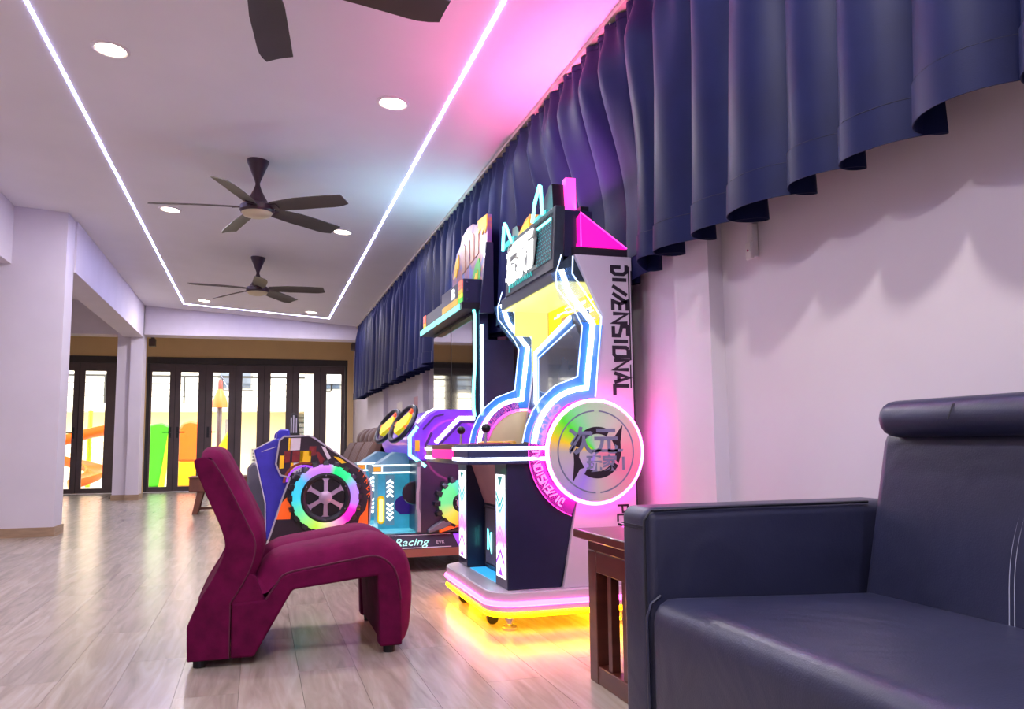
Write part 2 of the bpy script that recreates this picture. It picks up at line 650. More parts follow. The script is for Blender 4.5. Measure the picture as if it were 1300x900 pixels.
floor = MB()
floor.box(-5.2, XW + 0.15, YN - 0.15, 1.2, -0.12, 0.0)
floor.box(-5.2, -2.445, 1.2, YB + 0.1, -0.12, 0.0)
floor.box(-2.445, XW + 0.15, 1.2, YB + 0.1, -0.12, -0.006)
floor = struct(floor.build('floor', 'floor_wood'))
plank_w = 0.2
pm = MB().box(0.0006, plank_w - 0.0006, 0.0008, 1.2992, -0.006, 0.0)
proto = None
for i in range(21):
    x0 = -2.445 + i * plank_w
    if x0 > XW: break
    first = 2.5 - (0.55 * i % 1.3)
    edges = [1.2, first] if first - 1.2 > 0.15 else [1.2, first + 1.3]
    while edges[-1] < YB - 0.01: edges.append(min(edges[-1] + 1.3, YB))
    for a, b in zip(edges[:-1], edges[1:]):
        if abs(b - a - 1.3) < 1e-6 and i < 20:
            if proto is None:
                proto = pm.build('plank', 'floor_wood', floor, bevel=0.0)
                proto.location = (x0, a, 0)
                continue
            o = proto.copy(); COL.objects.link(o); o.location = (x0, a, 0)
        else:
            xe = min(x0 + plank_w, XW)
            MB().box(x0 + 0.0006, xe - 0.0006, a + 0.0008, b - 0.0008, -0.006, 0.0).build('plank', 'floor_wood', floor)

# ceilings
m = MB()
m.prism([(-2.6, zc(-2.6)), (XW + 0.15, zc(XW + 0.15)), (XW + 0.15, 3.4), (-2.6, 3.4)], -14.53, -YN, lambda u, v, n: (u, -n, v))
struct(m.build('ceiling', 'ceiling_paint'))
struct(MB().box(-5.2, -2.6, YN, 14.53, 3.12, 3.4).build('ceiling_left', 'ceiling_paint'))
struct(MB().box(-5.2, XW + 0.15, 14.53, YB + 0.2, 3.05, 3.4).build('ceiling_end', 'tan_paint'))
# curtain wall with pilasters
m = MB().box(XW, XW + 0.15, YN, YB + 0.2, 0, 3.3)
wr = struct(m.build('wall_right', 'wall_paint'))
for y in (2.84, 5.85, 8.80, 11.75):
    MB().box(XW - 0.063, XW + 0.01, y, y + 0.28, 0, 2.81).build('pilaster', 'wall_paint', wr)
MB().box(XW - 0.012, XW, 3.0, YB, 0, 0.08).build('baseboard', 'skirting', wr)
# left side: pier, lintels, column, cross beam
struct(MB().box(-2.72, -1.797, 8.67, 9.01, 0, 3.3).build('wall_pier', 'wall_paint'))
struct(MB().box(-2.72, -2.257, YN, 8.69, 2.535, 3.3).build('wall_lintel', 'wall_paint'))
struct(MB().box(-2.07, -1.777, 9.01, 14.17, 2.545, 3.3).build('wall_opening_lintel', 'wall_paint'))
m = MB().box(-1.954, -1.777, 14.11, 14.53, 0, 3.3).box(-2.153, -1.954, 14.17, 14.53, 0, 3.3)
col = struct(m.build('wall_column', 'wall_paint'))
MB().box(-1.969, -1.762, 14.095, 14.545, 0, 0.085).box(-2.168, -1.969, 14.155, 14.545, 0, 0.085).build('baseboard', 'skirting', col)
struct(MB().box(-1.777, XW, 14.16, 14.53, 2.597, 3.3).build('wall_beam', 'back_paint'))
struct(MB().box(-5.2, -2.153, 14.19, 14.53, 2.587, 3.3).build('wall_beam_left', 'back_paint'))
struct(MB().box(-2.735, -1.782, 8.655, 9.025, 0, 0.085).build('baseboard_pier', 'skirting'))
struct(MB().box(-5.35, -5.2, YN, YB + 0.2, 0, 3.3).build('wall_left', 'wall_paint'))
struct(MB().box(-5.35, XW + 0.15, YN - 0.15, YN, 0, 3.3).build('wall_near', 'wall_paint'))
# glazed end wall
m = MB().box(-5.2, XW, YB, YB + 0.2, 2.456, 3.1).box(1.63, XW, YB, YB + 0.2, 0, 2.456).box(-2.40, -1.97, YB, YB + 0.2, 0, 2.456).box(-5.2, -3.78, YB, YB + 0.2, 0, 2.456)
struct(m.build('wall_end', 'tan_paint'))

# folding glass doors: leaves with frame, pane and handle
def door_set(idx, x0, x1, panes, handles):
    d = sempty('door_%d' % idx, (x0, YB, 0))
    MB().box(x0, x1, YB - 0.03, YB + 0.09, 2.336, 2.456).build('head_track', 'door_metal_dark', d, bevel=0.004)
    MB().box(x0, x1, YB, YB + 0.06, 0, 0.012).build('threshold', 'white_plastic', d)
    MB().box(x0, x0 + 0.045, YB, YB + 0.08, 0.012, 2.336).build('jamb', 'door_metal_dark', d)
    MB().box(x1 - 0.045, x1, YB, YB + 0.08, 0.012, 2.336).build('jamb', 'door_metal_dark', d)
    edges = [x0 + 0.047] + [0.5 * (a[1] + b[0]) for a, b in zip(panes[:-1], panes[1:])] + [x1 - 0.047]
    for i, (a, b) in enumerate(panes):
        e0, e1 = edges[i] + 0.002, edges[i + 1] - 0.002
        m = MB().box(e0, a, YB + 0.005, YB + 0.055, 0.015, 2.334).box(b, e1, YB + 0.005, YB + 0.055, 0.015, 2.334)
        m.box(a, b, YB + 0.005, YB + 0.055, 0.015, 0.10).box(a, b, YB + 0.005, YB + 0.055, 2.185, 2.334)
        lf = m.build('leaf_frame', 'door_metal', d)
        MB().box(a - 0.005, b + 0.005, YB + 0.027, YB + 0.033, 0.095, 2.19).build('pane', 'door_glass', lf)
        MB().box(e0 - 0.004, e0 + 0.004, YB - 0.004, YB + 0.004, 0.02, 2.33).build('hinge_seal', 'rubber', lf)
        if i in handles:
            s = handles[i]
            hx = (e1 - 0.06) if s > 0 else (e0 + 0.06)
            MB().box(hx - 0.02, hx + 0.02, YB - 0.005, YB + 0.005, 0.98, 1.18).box(hx - 0.008, hx + 0.008, YB - 0.05, YB, 1.07, 1.09).box(min(hx, hx - s * 0.13), max(hx, hx - s * 0.13), YB - 0.055, YB - 0.04, 1.07, 1.09).build('handle', 'black_plastic', lf)
PANES = [(-1.88, -1.58), (-1.39, -1.087), (-0.836, -0.554), (-0.314, -0.042), (0.199, 0.481), (0.721, 0.993), (1.233, 1.515)]
door_set(1, -1.97, 1.63, PANES, {0: 1, 1: -1, 2: -1})
door_set(2, -3.78, -2.40, [(-3.55, -3.166), (-2.983, -2.644)], {0: 1})
for x in (-1.70, 1.57):
    t = thing('door_closer', 'small dark bracket under the cross beam at its %s end' % ('column' if x < 0 else 'curtain'), 'bracket', (x, 14.53, 2.55))
    MB().box(x - 0.05, x + 0.05, 14.55, 14.68, 2.46, 2.58).build('plate', 'track_bracket', t, bevel=0.004)
    MB().box(x - 0.02, x + 0.02, 14.56, 14.73, 2.58, 3.05).build('arm', 'track_bracket', t)

# ------------------------------------------------------------------ ceiling light strip
ls = thing('ceiling_light_strip', 'thin bluish white light strip drawn as a long rectangle on the ceiling', 'light strip', (0, 5, 2.84))
w = 0.007
def sbox(x0, x1, y0, y1):
    return MB().add([(x, y, zc(x) - d) for d in (0.002, -0.01) for x, y in ((x0, y0), (x1, y0), (x1, y1), (x0, y1))],
                    [(0, 1, 2, 3), (7, 6, 5, 4), (0, 4, 5, 1), (1, 5, 6, 2), (2, 6, 7, 3), (3, 7, 4, 0)])
for a in ((-1.15 - w, -1.15 + w, -1.6, 13.60), (1.055 - w, 1.055 + w, -1.6, 13.60), (-1.15 + w, 1.055 - w, 13.58, 13.58 + 2 * w), (-1.15 + w, 1.055 - w, -1.6, -1.6 + 2 * w)):
    sbox(*a).build('strip', 'strip_light', ls)

# ------------------------------------------------------------------ downlights
def downlight(x, y, label):
    z = zc(x)
    t = thing('downlight', label, 'ceiling light', (x, y, z), 'round downlights in the ceiling')
    t.rotation_euler = (0, math.atan(0.07), 0)
    ORG[t.name] = Vector((0, 0, 0))
    MB().lathe([(0.078, 0.002), (0.078, -0.006), (0.086, -0.010), (0.100, -0.004), (0.101, 0.002)], seg=32, caps=False).build('ring', 'downlight_ring', t, smooth=40)
    MB().lathe([(0.079, 0.001), (0.079, -0.004), (0.05, -0.006), (0.001, -0.006)], seg=32).build('lens', 'downlight_lens', t, smooth=40)
    ld = bpy.data.lights.new('downlight_beam', 'AREA')
    ld.shape = 'DISK'
    ld.size = 0.15
    ld.energy = DOWN
    ld.color = (1.0, 0.93, 0.88)
    lo = bpy.data.objects.new('downlight_beam', ld)
    COL.objects.link(lo)
    lo.parent = t
    lo.location = (0, 0, -0.014)
for x, y, l in ((-0.826, 4.81, 'large downlight at the upper left, left of the nearest fan blade'),
                (0.742, 4.86, 'round downlight between the nearest fan and the right light strip'),
                (-0.826, 8.05, 'downlight at the left blade tip of the middle ceiling fan'),
                (0.742, 8.05, 'downlight at the right blade tip of the middle ceiling fan'),
                (-0.826, 13.06, 'far downlight near the left far corner of the light strip'),
                (0.742, 13.11, 'far downlight near the right far corner of the light strip'),
                (-0.79, 1.5, 'downlight above the open floor out of the picture on the left'),
                (0.71, 1.5, 'downlight above the navy sofa out of the picture'),
                (-0.79, -1.5, 'downlight behind the viewer over the left of the room'),
                (0.71, -1.5, 'downlight behind the viewer over the right of the room')):
    downlight(x, y, l)
for y in (4.5, 9.5):
    t = thing('downlight', 'downlight in the side room beyond the pier, out of view', 'ceiling light', (-3.7, y, 3.12), 'side room downlights')
    t['label'] = 'downlight in the side room, %s' % ('near the camera end' if y < 6 else 'near the end doors')
    ORG[t.name] = Vector((0, 0, 0))
    MB().lathe([(0.078, 0.002), (0.078, -0.006), (0.086, -0.010), (0.100, -0.004), (0.101, 0.002)], seg=32, caps=False).build('ring', 'downlight_ring', t, smooth=40)
    MB().lathe([(0.079, 0.001), (0.079, -0.004), (0.05, -0.006), (0.001, -0.006)], seg=32).build('lens', 'downlight_lens', t, smooth=40)
    ld = bpy.data.lights.new('downlight_beam', 'AREA'); ld.shape = 'DISK'; ld.size = 0.15; ld.energy = DOWN; ld.color = (1.0, 0.93, 0.88)
    lo = bpy.data.objects.new('downlight_beam', ld); COL.objects.link(lo); lo.parent = t; lo.location = (0, 0, -0.014)

# ------------------------------------------------------------------ ceiling fans
def fan(x, y, rot, label):
    zt = zc(x)
    t = thing('ceiling_fan', label, 'ceiling fan', (x, y, zt), 'five-blade ceiling fans')
    ORG[t.name] = Vector((0, 0, 0))
    t.rotation_euler = (0, 0, math.radians(rot))
    t.scale = (1.04, 1.04, 1.04)
    MB().lathe([(0.078, 0.01), (0.078, -0.012), (0.070, -0.03), (0.046, -0.09), (0.022, -0.15), (0.016, -0.17)], seg=28).build('canopy', 'fan_brown', t, smooth=40)
    MB().lathe([(0.016, -0.165), (0.018, -0.185), (0.030, -0.22), (0.052, -0.265), (0.078, -0.31), (0.088, -0.325)], seg=28).build('stem_cone', 'fan_brown', t, smooth=40)
    mo = MB().lathe([(0.088, -0.32), (0.118, -0.335), (0.122, -0.37), (0.112, -0.385)], seg=32).build('motor', 'fan_brown', t, smooth=40)
    MB().lathe([(0.110, -0.383), (0.095, -0.405), (0.055, -0.418), (0.001, -0.422)], seg=32).build('cover', 'fan_light', mo, smooth=50)
    for k in range(5):
        a = 2 * PI * k / 5
        ca, sa = math.cos(a), math.sin(a)
        def P(r, s, h): return (r * ca - s * sa, r * sa + s * ca, h)
        rows_t, rows_b = [], []
        N = 14
        for i in range(N + 1):
            r = 0.13 + (0.72 - 0.13) * i / N
            w0 = 0.050 + 0.018 * min(1, i / 5)
            lead = w0
            if i > N - 3: lead = w0 * (1 - 0.16 * (i - N + 3) ** 2 / 4)
            row_t, row_b = [], []
            for j in range(7):
                s = -w0 + (lead + w0) * j / 6
                h = -0.352 - s * 0.30 - 0.02 * (i / N) ** 2 + 0.006 * math.cos(s / w0 * 1.5)
                row_t.append(P(r, s, h + 0.003)); row_b.append(P(r, s, h - 0.003))
            rows_t.append(row_t); rows_b.append(row_b)
        m = MB().grid(rows_t).grid([q[::-1] for q in rows_b])
        rim_t = rows_t[0] + [q[-1] for q in rows_t[1:-1]] + rows_t[-1][::-1] + [q[0] for q in rows_t[1:-1]][::-1]
        rim_b = rows_b[0] + [q[-1] for q in rows_b[1:-1]] + rows_b[-1][::-1] + [q[0] for q in rows_b[1:-1]][::-1]
        n = len(rim_t)
        b0 = len(m.v)
        m.v += rim_t + rim_b
        m.f += [(b0 + q, b0 + (q + 1) % n, b0 + n + (q + 1) % n, b0 + n + q) for q in range(n)]
        bl = m.build('blade', 'fan_blade', t, smooth=40)
        MB().hull([P(0.10, 0.03, -0.36), P(0.10, -0.03, -0.345), P(0.17, -0.03, -0.348), P(0.17, 0.03, -0.368)],
                  [P(0.10, 0.03, -0.352), P(0.10, -0.03, -0.337), P(0.17, -0.03, -0.340), P(0.17, 0.03, -0.360)]).build('blade_holder', 'fan_brown', bl)
fan(-0.047, 3.01, 11, 'nearest ceiling fan, only two blades in view at the top edge')
fan(-0.047, 6.32, 36, 'middle dark brown ceiling fan with five blades seen whole')
fan(-0.047, 9.66, 57, 'farthest smaller-looking ceiling fan in front of the cross beam')

# ------------------------------------------------------------------ pleated curtain valance
def curtain():
    t = thing('curtain', 'long navy blue pleated curtain hanging high along the right wall', 'curtain', (1.56, 7, 1.55))
    y0, y1 = 0.35, 14.08
    p = 0.282
    nf = int((y1 - y0) / p)
    rnd = random.Random(3)
    amp = [rnd.uniform(0.62, 1.2) for _ in range(nf + 2)]
    ph = [rnd.uniform(-0.15, 0.15) for _ in range(nf + 2)]
    sec = [rnd.uniform(-1, 1) for _ in range(nf + 2)]
    lift = [rnd.uniform(-0.012, 0.012) for _ in range(nf + 2)]
    SEG = 28
    def point(k, z, off=0.0):
        f = k / SEG
        i = int(f)
        fr = f - i
        def mix(a): return a[i] * (1 - fr) + a[min(i + 1, nf + 1)] * fr
        h = (z - 1.563) / (2.80 - 1.563)           # 0 hem, 1 top
        g = min(1, max(0, (h - 0.80) / 0.18)); g = g * g * (3 - 2 * g)
        A = (0.086 - 0.034 * h) * mix(amp) * (1 - 0.85 * g)
        bulge = (0.088 - 0.062 * h) * mix(amp) * (1 - g)
        th = 2 * PI * (f + mix(ph))
        yy = y0 + p * f + bulge * math.sin(th + 0.35)
        pu = 1.0
        for q in ((yy - 2.95) / 0.55, (5.1 - yy) / 0.5, (2.66 - z) / 0.75):
            q = max(0.0, min(1.0, q)); pu *= q * q * (3 - 2 * q)
        xx = 1.572 - A * math.cos(th) * (1 - 0.62 * pu) + 0.124 * pu
        if h > 0.55:
            q = min(1, (h - 0.55) / 0.35)
            xx += 0.014 * q * math.sin(2 * PI * f * 2.5) 
        zz = z + (1 - h) * 0.9 * mix(lift)
        xx += 0.012 * (1 - g) * mix(sec) * math.sin(2 * th + 6 * mix(ph))
        if off:
            a, b = point(k - 1, z), point(k + 1, z)
            dx, dy = b[0] - a[0], b[1] - a[1]
            dl = math.hypot(dx, dy) or 1
            return (xx - off * dy / dl, yy + off * dx / dl, zz)
        return (xx, yy, zz)
    zs_d = [1.665 + (2.775 - 1.665) * j / 22 for j in range(23)]
    K = nf * SEG
    def sheet(zs, off):
        return [[point(k, z, off) for z in zs] for k in range(K + 1)]
    d = MB().grid(sheet(zs_d, 0.0)).build('drape', 'curtain_cloth', t, smooth=80, recalc=False, solid=0.003)
    MB().grid(sheet([1.563, 1.589, 1.615, 1.641, 1.667], 0.0045)).build('hem', 'curtain_cloth', t, smooth=80, recalc=False, solid=0.003)
    MB().grid(sheet([2.765, 2.778, 2.790], 0.002)).build('heading_tape', 'curtain_cloth', t, smooth=80, recalc=False, solid=0.004)
    MB().tube([point(k, 1.668, 0.005) for k in range(1, K, 2)], 0.0022, 5).build('hem_stitch', 'curtain_stitch', t, smooth=60)
    for k in range(0, K + 1, SEG // 2):
        q = point(k, 2.785)
        MB().box(q[0] - 0.006, q[0] + 0.006, q[1] - 0.004, q[1] + 0.004, 2.784, zc(1.605) - 0.0265).build('hook', 'curtain_tape', t)
    m = MB().box(1.55, 1.605, y0 - 0.1, y1 + 0.06, zc(1.605) - 0.026, zc(1.605) - 0.001)
    tag(m.build('curtain_track', 'curtain_tape'), 'cream curtain track along the ceiling edge above the navy curtain', 'curtain track')
curtain()

# white alarm sensor under the curtain
t = thing('door_sensor', 'small white sensor box on the wall under the navy curtain', 'sensor', (1.72, 2.60, 1.5))
MB().box(1.720, XW, 2.585, 2.624, 1.475, 1.60).build('case', 'white_plastic', t, bevel=0.004)
MB().box(1.706, 1.722, 2.580, 2.616, 1.465, 1.53).build('cover', 'white_plastic', t, bevel=0.004)
MB().lathe([(0.004, 1.703), (0.004, 1.707)], seg=10, c=(0, 2.597, 1.498), axis='x').build('light', 'button_magenta', t)

# ------------------------------------------------------------------ sofa
def soft_box(x0, x1, y0, y1, z0, z1, r, crown=0.0, n=14, taper=None, lean=0.0, tilt=0.0):
    """rounded box as one grid-built shell: superellipse sections along z, crowned top"""
    pts = []
    def ring(inset, z):
        return [(x, y, z) for x, y in rrect(x0 + inset, x1 - inset, y0 + inset, y1 - inset, max(r - inset, 0.004), 5)]
    prof = []
    for i in range(5):
        a = PI / 2 * i / 4
        prof.append((r * (1 - math.sin(a)), z0 + r * (1 - math.cos(a))))
    prof += [(0, z0 + r + (z1 - z0 - 2 * r) * j / 4) for j in range(1, 5)]
    for i in range(1, 5):
        a = PI / 2 * i / 4
        prof.append((r * (1 - math.cos(a)), z1 - r * (1 - math.sin(a))))
    rows = []
    for ins, z in prof:
        rows.append(ring(ins, z))
    W = min(x1 - x0, y1 - y0) / 2
    for j in range(1, 5):
        q = j / 5
        rows.append(ring(r + (W - r - 0.005) * q, z1))
    cx, cy = (x0 + x1) / 2, (y0 + y1) / 2
    out = []
    for row in rows:
        o = []
        for x, y, z in row:
            u, v = (x - cx) / ((x1 - x0) / 2), (y - cy) / ((y1 - y0) / 2)
            h = (z - z0) / (z1 - z0)
            z += crown * h * max(0, 1 - u * u) ** 0.6 * max(0, 1 - v * v) ** 0.6
            if taper: y = y - taper * h * max(0, v)
            x += lean * h
            z += tilt * h * (1 - u) / 2
            o.append((x, y, z))
        out.append(o + [o[0]])
    m = MB().grid(out)
    k = len(out[0]) - 1
    b = len(out) - 1
    m.f.append(tuple(range(k)))
    m.f.append(tuple(b * (k + 1) + q for q in range(k))[::-1])
    return m

def sofa():
    t = thing('sofa', 'dark navy leather sofa with square arm and headrest roll at right', 'sofa', (1.25, 1.0, 0))
    for ya, yb in ((1.79, 1.935), (0.18, 0.325)):
        soft_box(0.87, 1.60, ya, yb, 0.05, 0.645, 0.028, 0.004).build('arm', 'leather', t, smooth=60)
    yy = 1.79
    m = MB()
    m.tube([(0.868, yy + 0.004, z) for z in (0.06, 0.2, 0.4, 0.6, 0.618)] + [(0.885, yy + 0.003, 0.640), (1.1, yy + 0.004, 0.643), (1.5, yy + 0.004, 0.643)], 0.0035, 6)
    m.build('arm_piping', 'seam_dark', t, smooth=60)
    m = MB()
    for z in (0.597, 0.604):
        m.tube([(0.8685, 1.80, z), (0.8685, 1.925, z)], 0.0013, 5)
    m.build('arm_stitching', 'seam_dark', t)
    sc = soft_box(0.862, 1.50, 0.33, 1.785, 0.07, 0.422, 0.05, 0.028, tilt=0.024).build('seat', 'leather', t, smooth=60)
    MB().tube([(0.866 - 0.002, 1.782, 0.08 + 0.32 * k / 8) for k in range(9)] + [(0.875, 1.782, 0.43), (0.90, 1.783, 0.446)], 0.004, 6).build('seat_piping', 'leather', sc, smooth=60)
    bk = soft_box(1.43, 1.64, 0.30, 1.79, 0.30, 0.832, 0.040, 0.0, taper=0.085, lean=0.045).build('backrest', 'leather', t, smooth=60)
    # curved double seam on the backrest
    m = MB()
    for d in (0.0, 0.012):
        pth = []
        for i in range(15):
            z = 0.42 + 0.37 * i / 14
            y = 1.325 + d - 0.10 * (max(0, i - 3) / 11) ** 2
            x = 1.43 + 0.045 * (z - 0.30) / 0.5 - 0.0005
            pth.append((x, y, z))
        m.tube(pth, 0.0014, 5)
    m.build('stitching', 'stitch', bk)
    hr = soft_box(1.425, 1.61, 0.36, 1.675, 0.806, 0.892, 0.04, 0.006).build('headrest', 'leather', t, smooth=60)
    m = MB().tube([(1.415 - 0.001, 1.43, 0.843), (1.43, 1.43, 0.875), (1.46, 1.43, 0.887), (1.5, 1.43, 0.89)], 0.0015, 5)
    m.build('seam', 'seam_dark', hr)
    for x in (0.91, 1.55):
        for y in (0.24, 1.86):
            MB().lathe([(0.025, 0.0), (0.025, 0.055)], seg=14, c=(x, y, 0)).build('foot', 'black_plastic', t)
sofa()

# ------------------------------------------------------------------ side table beside the sofa
def side_table():
    t = thing('side_table', 'dark reddish wood side table with slatted frame legs beside the sofa', 'table', (1.32, 2.42, 0))
    MB().box(1.06, 1.58, 2.03, 2.76, 0.475, 0.505).build('table_top', 'table_wood', t, bevel=0.005)
    MB().box(1.10, 1.54, 2.07, 2.72, 0.435, 0.475).build('apron', 'table_wood', t, bevel=0.003)
    for x in (1.10, 1.49):
        for y in (2.05, 2.655):
            MB().box(x, x + 0.05, y, y + 0.068, 0, 0.435).build('leg', 'table_wood', t, bevel=0.003)
        MB().box(x + 0.003, x + 0.047, 2.118, 2.655, 0.0, 0.06).build('bottom_rail', 'table_wood', t, bevel=0.003)
        MB().box(x + 0.001, x + 0.049, 2.118, 2.655, 0.365, 0.435).build('top_rail', 'table_wood', t, bevel=0.003)
        for y in (2.555, 2.44, 2.33, 2.22):
            MB().box(x + 0.01, x + 0.04, y, y + 0.03, 0.06, 0.365).build('slat', 'table_wood', t, bevel=0.002)
    a = MB().box(1.16, 1.38, 2.12, 2.52, 0.5055, 0.512)
    o = a.build('tray', 'black_plastic', None, bevel=0.002)
    tag(o, 'thin dark tray lying on the reddish side table', 'tray')
side_table()

# ------------------------------------------------------------------ burgundy slipper chair
def chair():
    YA, YZ = 3.30, 4.00
    t = thing('lounge_chair', 'burgundy velvet armless lounge chair with curved back and waterfall seat', 'chair', (0.15, 3.65, 0))
    def smoothpath(pts, n=6):
        P = [Vector(p) for p in pts]
        out = []
        for i in range(len(P) - 1):
            a = P[max(i - 1, 0)]; b = P[i]; c = P[i + 1]; d = P[min(i + 2, len(P) - 1)]
            for k in range(n):
                s = k / n
                out.append(0.5 * ((2 * b) + (c - a) * s + (2 * a - 5 * b + 4 * c - d) * s * s + (3 * b - a - 3 * c + d) * s ** 3))
        out.append(P[-1])
        return [tuple(p) for p in out]
    back_front = smoothpath([(-0.165, 0.752), (-0.125, 0.69), (-0.085, 0.615), (-0.035, 0.515), (-0.006, 0.45), (-0.008, 0.39), (-0.032, 0.322), (-0.087, 0.228)], 4)
    back_rear = smoothpath([(-0.087, 0.028), (-0.232, 0.028), (-0.236, 0.150)], 1)[:-1] + smoothpath([(-0.236, 0.150), (-0.20, 0.235), (-0.146, 0.329), (-0.112, 0.42), (-0.125, 0.495), (-0.182, 0.625), (-0.226, 0.735), (-0.218, 0.758), (-0.19, 0.764)], 4)
    back_poly = back_front + back_rear
    seat_poly = [(-0.083, 0.028), (0.0, 0.028), (0.135, 0.262), (0.337, 0.284), (0.456, 0.297), (0.463, 0.028), (0.552, 0.028), (0.548, 0.186)] + \
        smoothpath([(0.546, 0.20), (0.535, 0.275), (0.508, 0.335), (0.445, 0.372), (0.35, 0.362), (0.25, 0.347), (0.114, 0.325), (0.075, 0.285), (0.038, 0.232)], 4) + [(-0.083, 0.226)]
    fn = lambda u, v, n: (u, n, v)
    for ya, yb in ((YA, YA + 0.075), (YZ - 0.075, YZ)):
        s = MB().prism(back_poly, ya, yb, fn).build('back_side', 'velvet_dark', t, bevel=0.012, bseg=3)
        s = MB().prism(seat_poly, ya, yb, fn).build('seat_side', 'velvet_dark', t, bevel=0.010, bseg=3)
        ye = ya if ya == YA else yb
        MB().tube([(u, ye + (0.004 if ya == YA else -0.004), v) for u, v in back_front], 0.004, 6).build('piping', 'velvet_piping', t, smooth=60)
        MB().tube([(u, ye + (0.004 if ya == YA else -0.004), v) for u, v in seat_poly[8:-1]], 0.004, 6).build('piping', 'velvet_piping', t, smooth=60)
    core = [(u + 0.004, v) for u, v in back_rear[2:]] + [(-0.17, 0.752)] + [(u - 0.006, v - 0.002) for u, v in back_front]
    MB().prism([(-0.225, 0.04)] + core + [(-0.09, 0.04)], YA + 0.075, YZ - 0.075, fn).build('back_panel', 'velvet_dark', t, smooth=40)
    # seat support between the sides
    MB().prism([(-0.08, 0.18), (0.10, 0.25), (0.456, 0.297), (0.475, 0.04), (0.545, 0.04), (0.538, 0.2), (0.50, 0.33), (0.44, 0.365), (0.114, 0.32), (0.0, 0.22)], YA + 0.075, YZ - 0.075, fn).build('seat_base', 'velvet_dark', t, smooth=40)
    # upholstered rolls: padded strips over the path
    def roll(name, path, ya, yb, h, h_end, endr=0.03):
        n = len(path)
        rows = []
        L = 0
        lens = [0]
        for i in range(1, n):
            L += (Vector(path[i]) - Vector(path[i - 1])).length
            lens.append(L)
        for i in range(n):
            a = Vector(path[max(i - 1, 0)]); b = Vector(path[min(i + 1, n - 1)])
            d = (b - a).normalized()
            nn = Vector((-d.y, d.x))
            e = min(lens[i], L - lens[i])
            k = min(1, e / endr)
            hh = h * math.sqrt(max(0.0, 1 - (1 - k) ** 2)) if lens[i] < L / 2 else (h_end + (h - h_end) * min(1, (L - lens[i]) / (0.35 * L))) * math.sqrt(max(0.0, 1 - (1 - k) ** 2))
            row = []
            for j in range(15):
                s = -1 + 2 * j / 14
                b_ = (1 - abs(s) ** 3.2) ** 0.5
                q = Vector(path[i]) + nn * (hh * b_ + 0.0)
                row.append((q.x, (ya + yb) / 2 + s * (yb - ya) / 2, q.y))
            rows.append(row)
        m = MB().grid(rows)
        base = [[(path[i][0], ya, path[i][1]), (path[i][0], yb, path[i][1])] for i in range(n)]
        m.grid(base)
        return m.build(name, 'velvet', t, smooth=70)
    ymid = (YA + YZ) / 2
    bpath = smoothpath([(-0.205, 0.757), (-0.165, 0.757), (-0.125, 0.69), (-0.085, 0.615), (-0.035, 0.515), (-0.010, 0.45), (-0.012, 0.39), (-0.030, 0.322), (-0.055, 0.27)], 5)
    spath = smoothpath([(-0.03, 0.245), (0.038, 0.255), (0.075, 0.290), (0.114, 0.325), (0.25, 0.347), (0.35, 0.362), (0.445, 0.372), (0.508, 0.335), (0.535, 0.275), (0.546, 0.20), (0.549, 0.12), (0.551, 0.035)], 5)
    for ya, yb in ((YA + 0.012, ymid), (ymid, YZ - 0.012)):
        roll('back_cushion', bpath, ya, yb, 0.048, 0.030, 0.05)
        roll('seat_cushion', spath, ya, yb, 0.080, 0.040, 0.07)
    MB().prism([(-0.10, 0.215), (-0.028, 0.335), (0.0, 0.32), (0.04, 0.22)], YA + 0.006, YZ - 0.006, fn).build('hinge_panel', 'velvet_dark', t, bevel=0.006)
    MB().box(-0.09, -0.086, YA - 0.001, YA + 0.05, 0.03, 0.226).build('seam', 'velvet_piping', t)
    for x, y in ((-0.19, YA + 0.04), (0.505, YA + 0.04), (-0.19, YZ - 0.04), (0.505, YZ - 0.04)):
        MB().lathe([(0.022, 0.0), (0.024, 0.03)], seg=14, c=(x, y, 0)).build('foot', 'rubber', t)
chair()

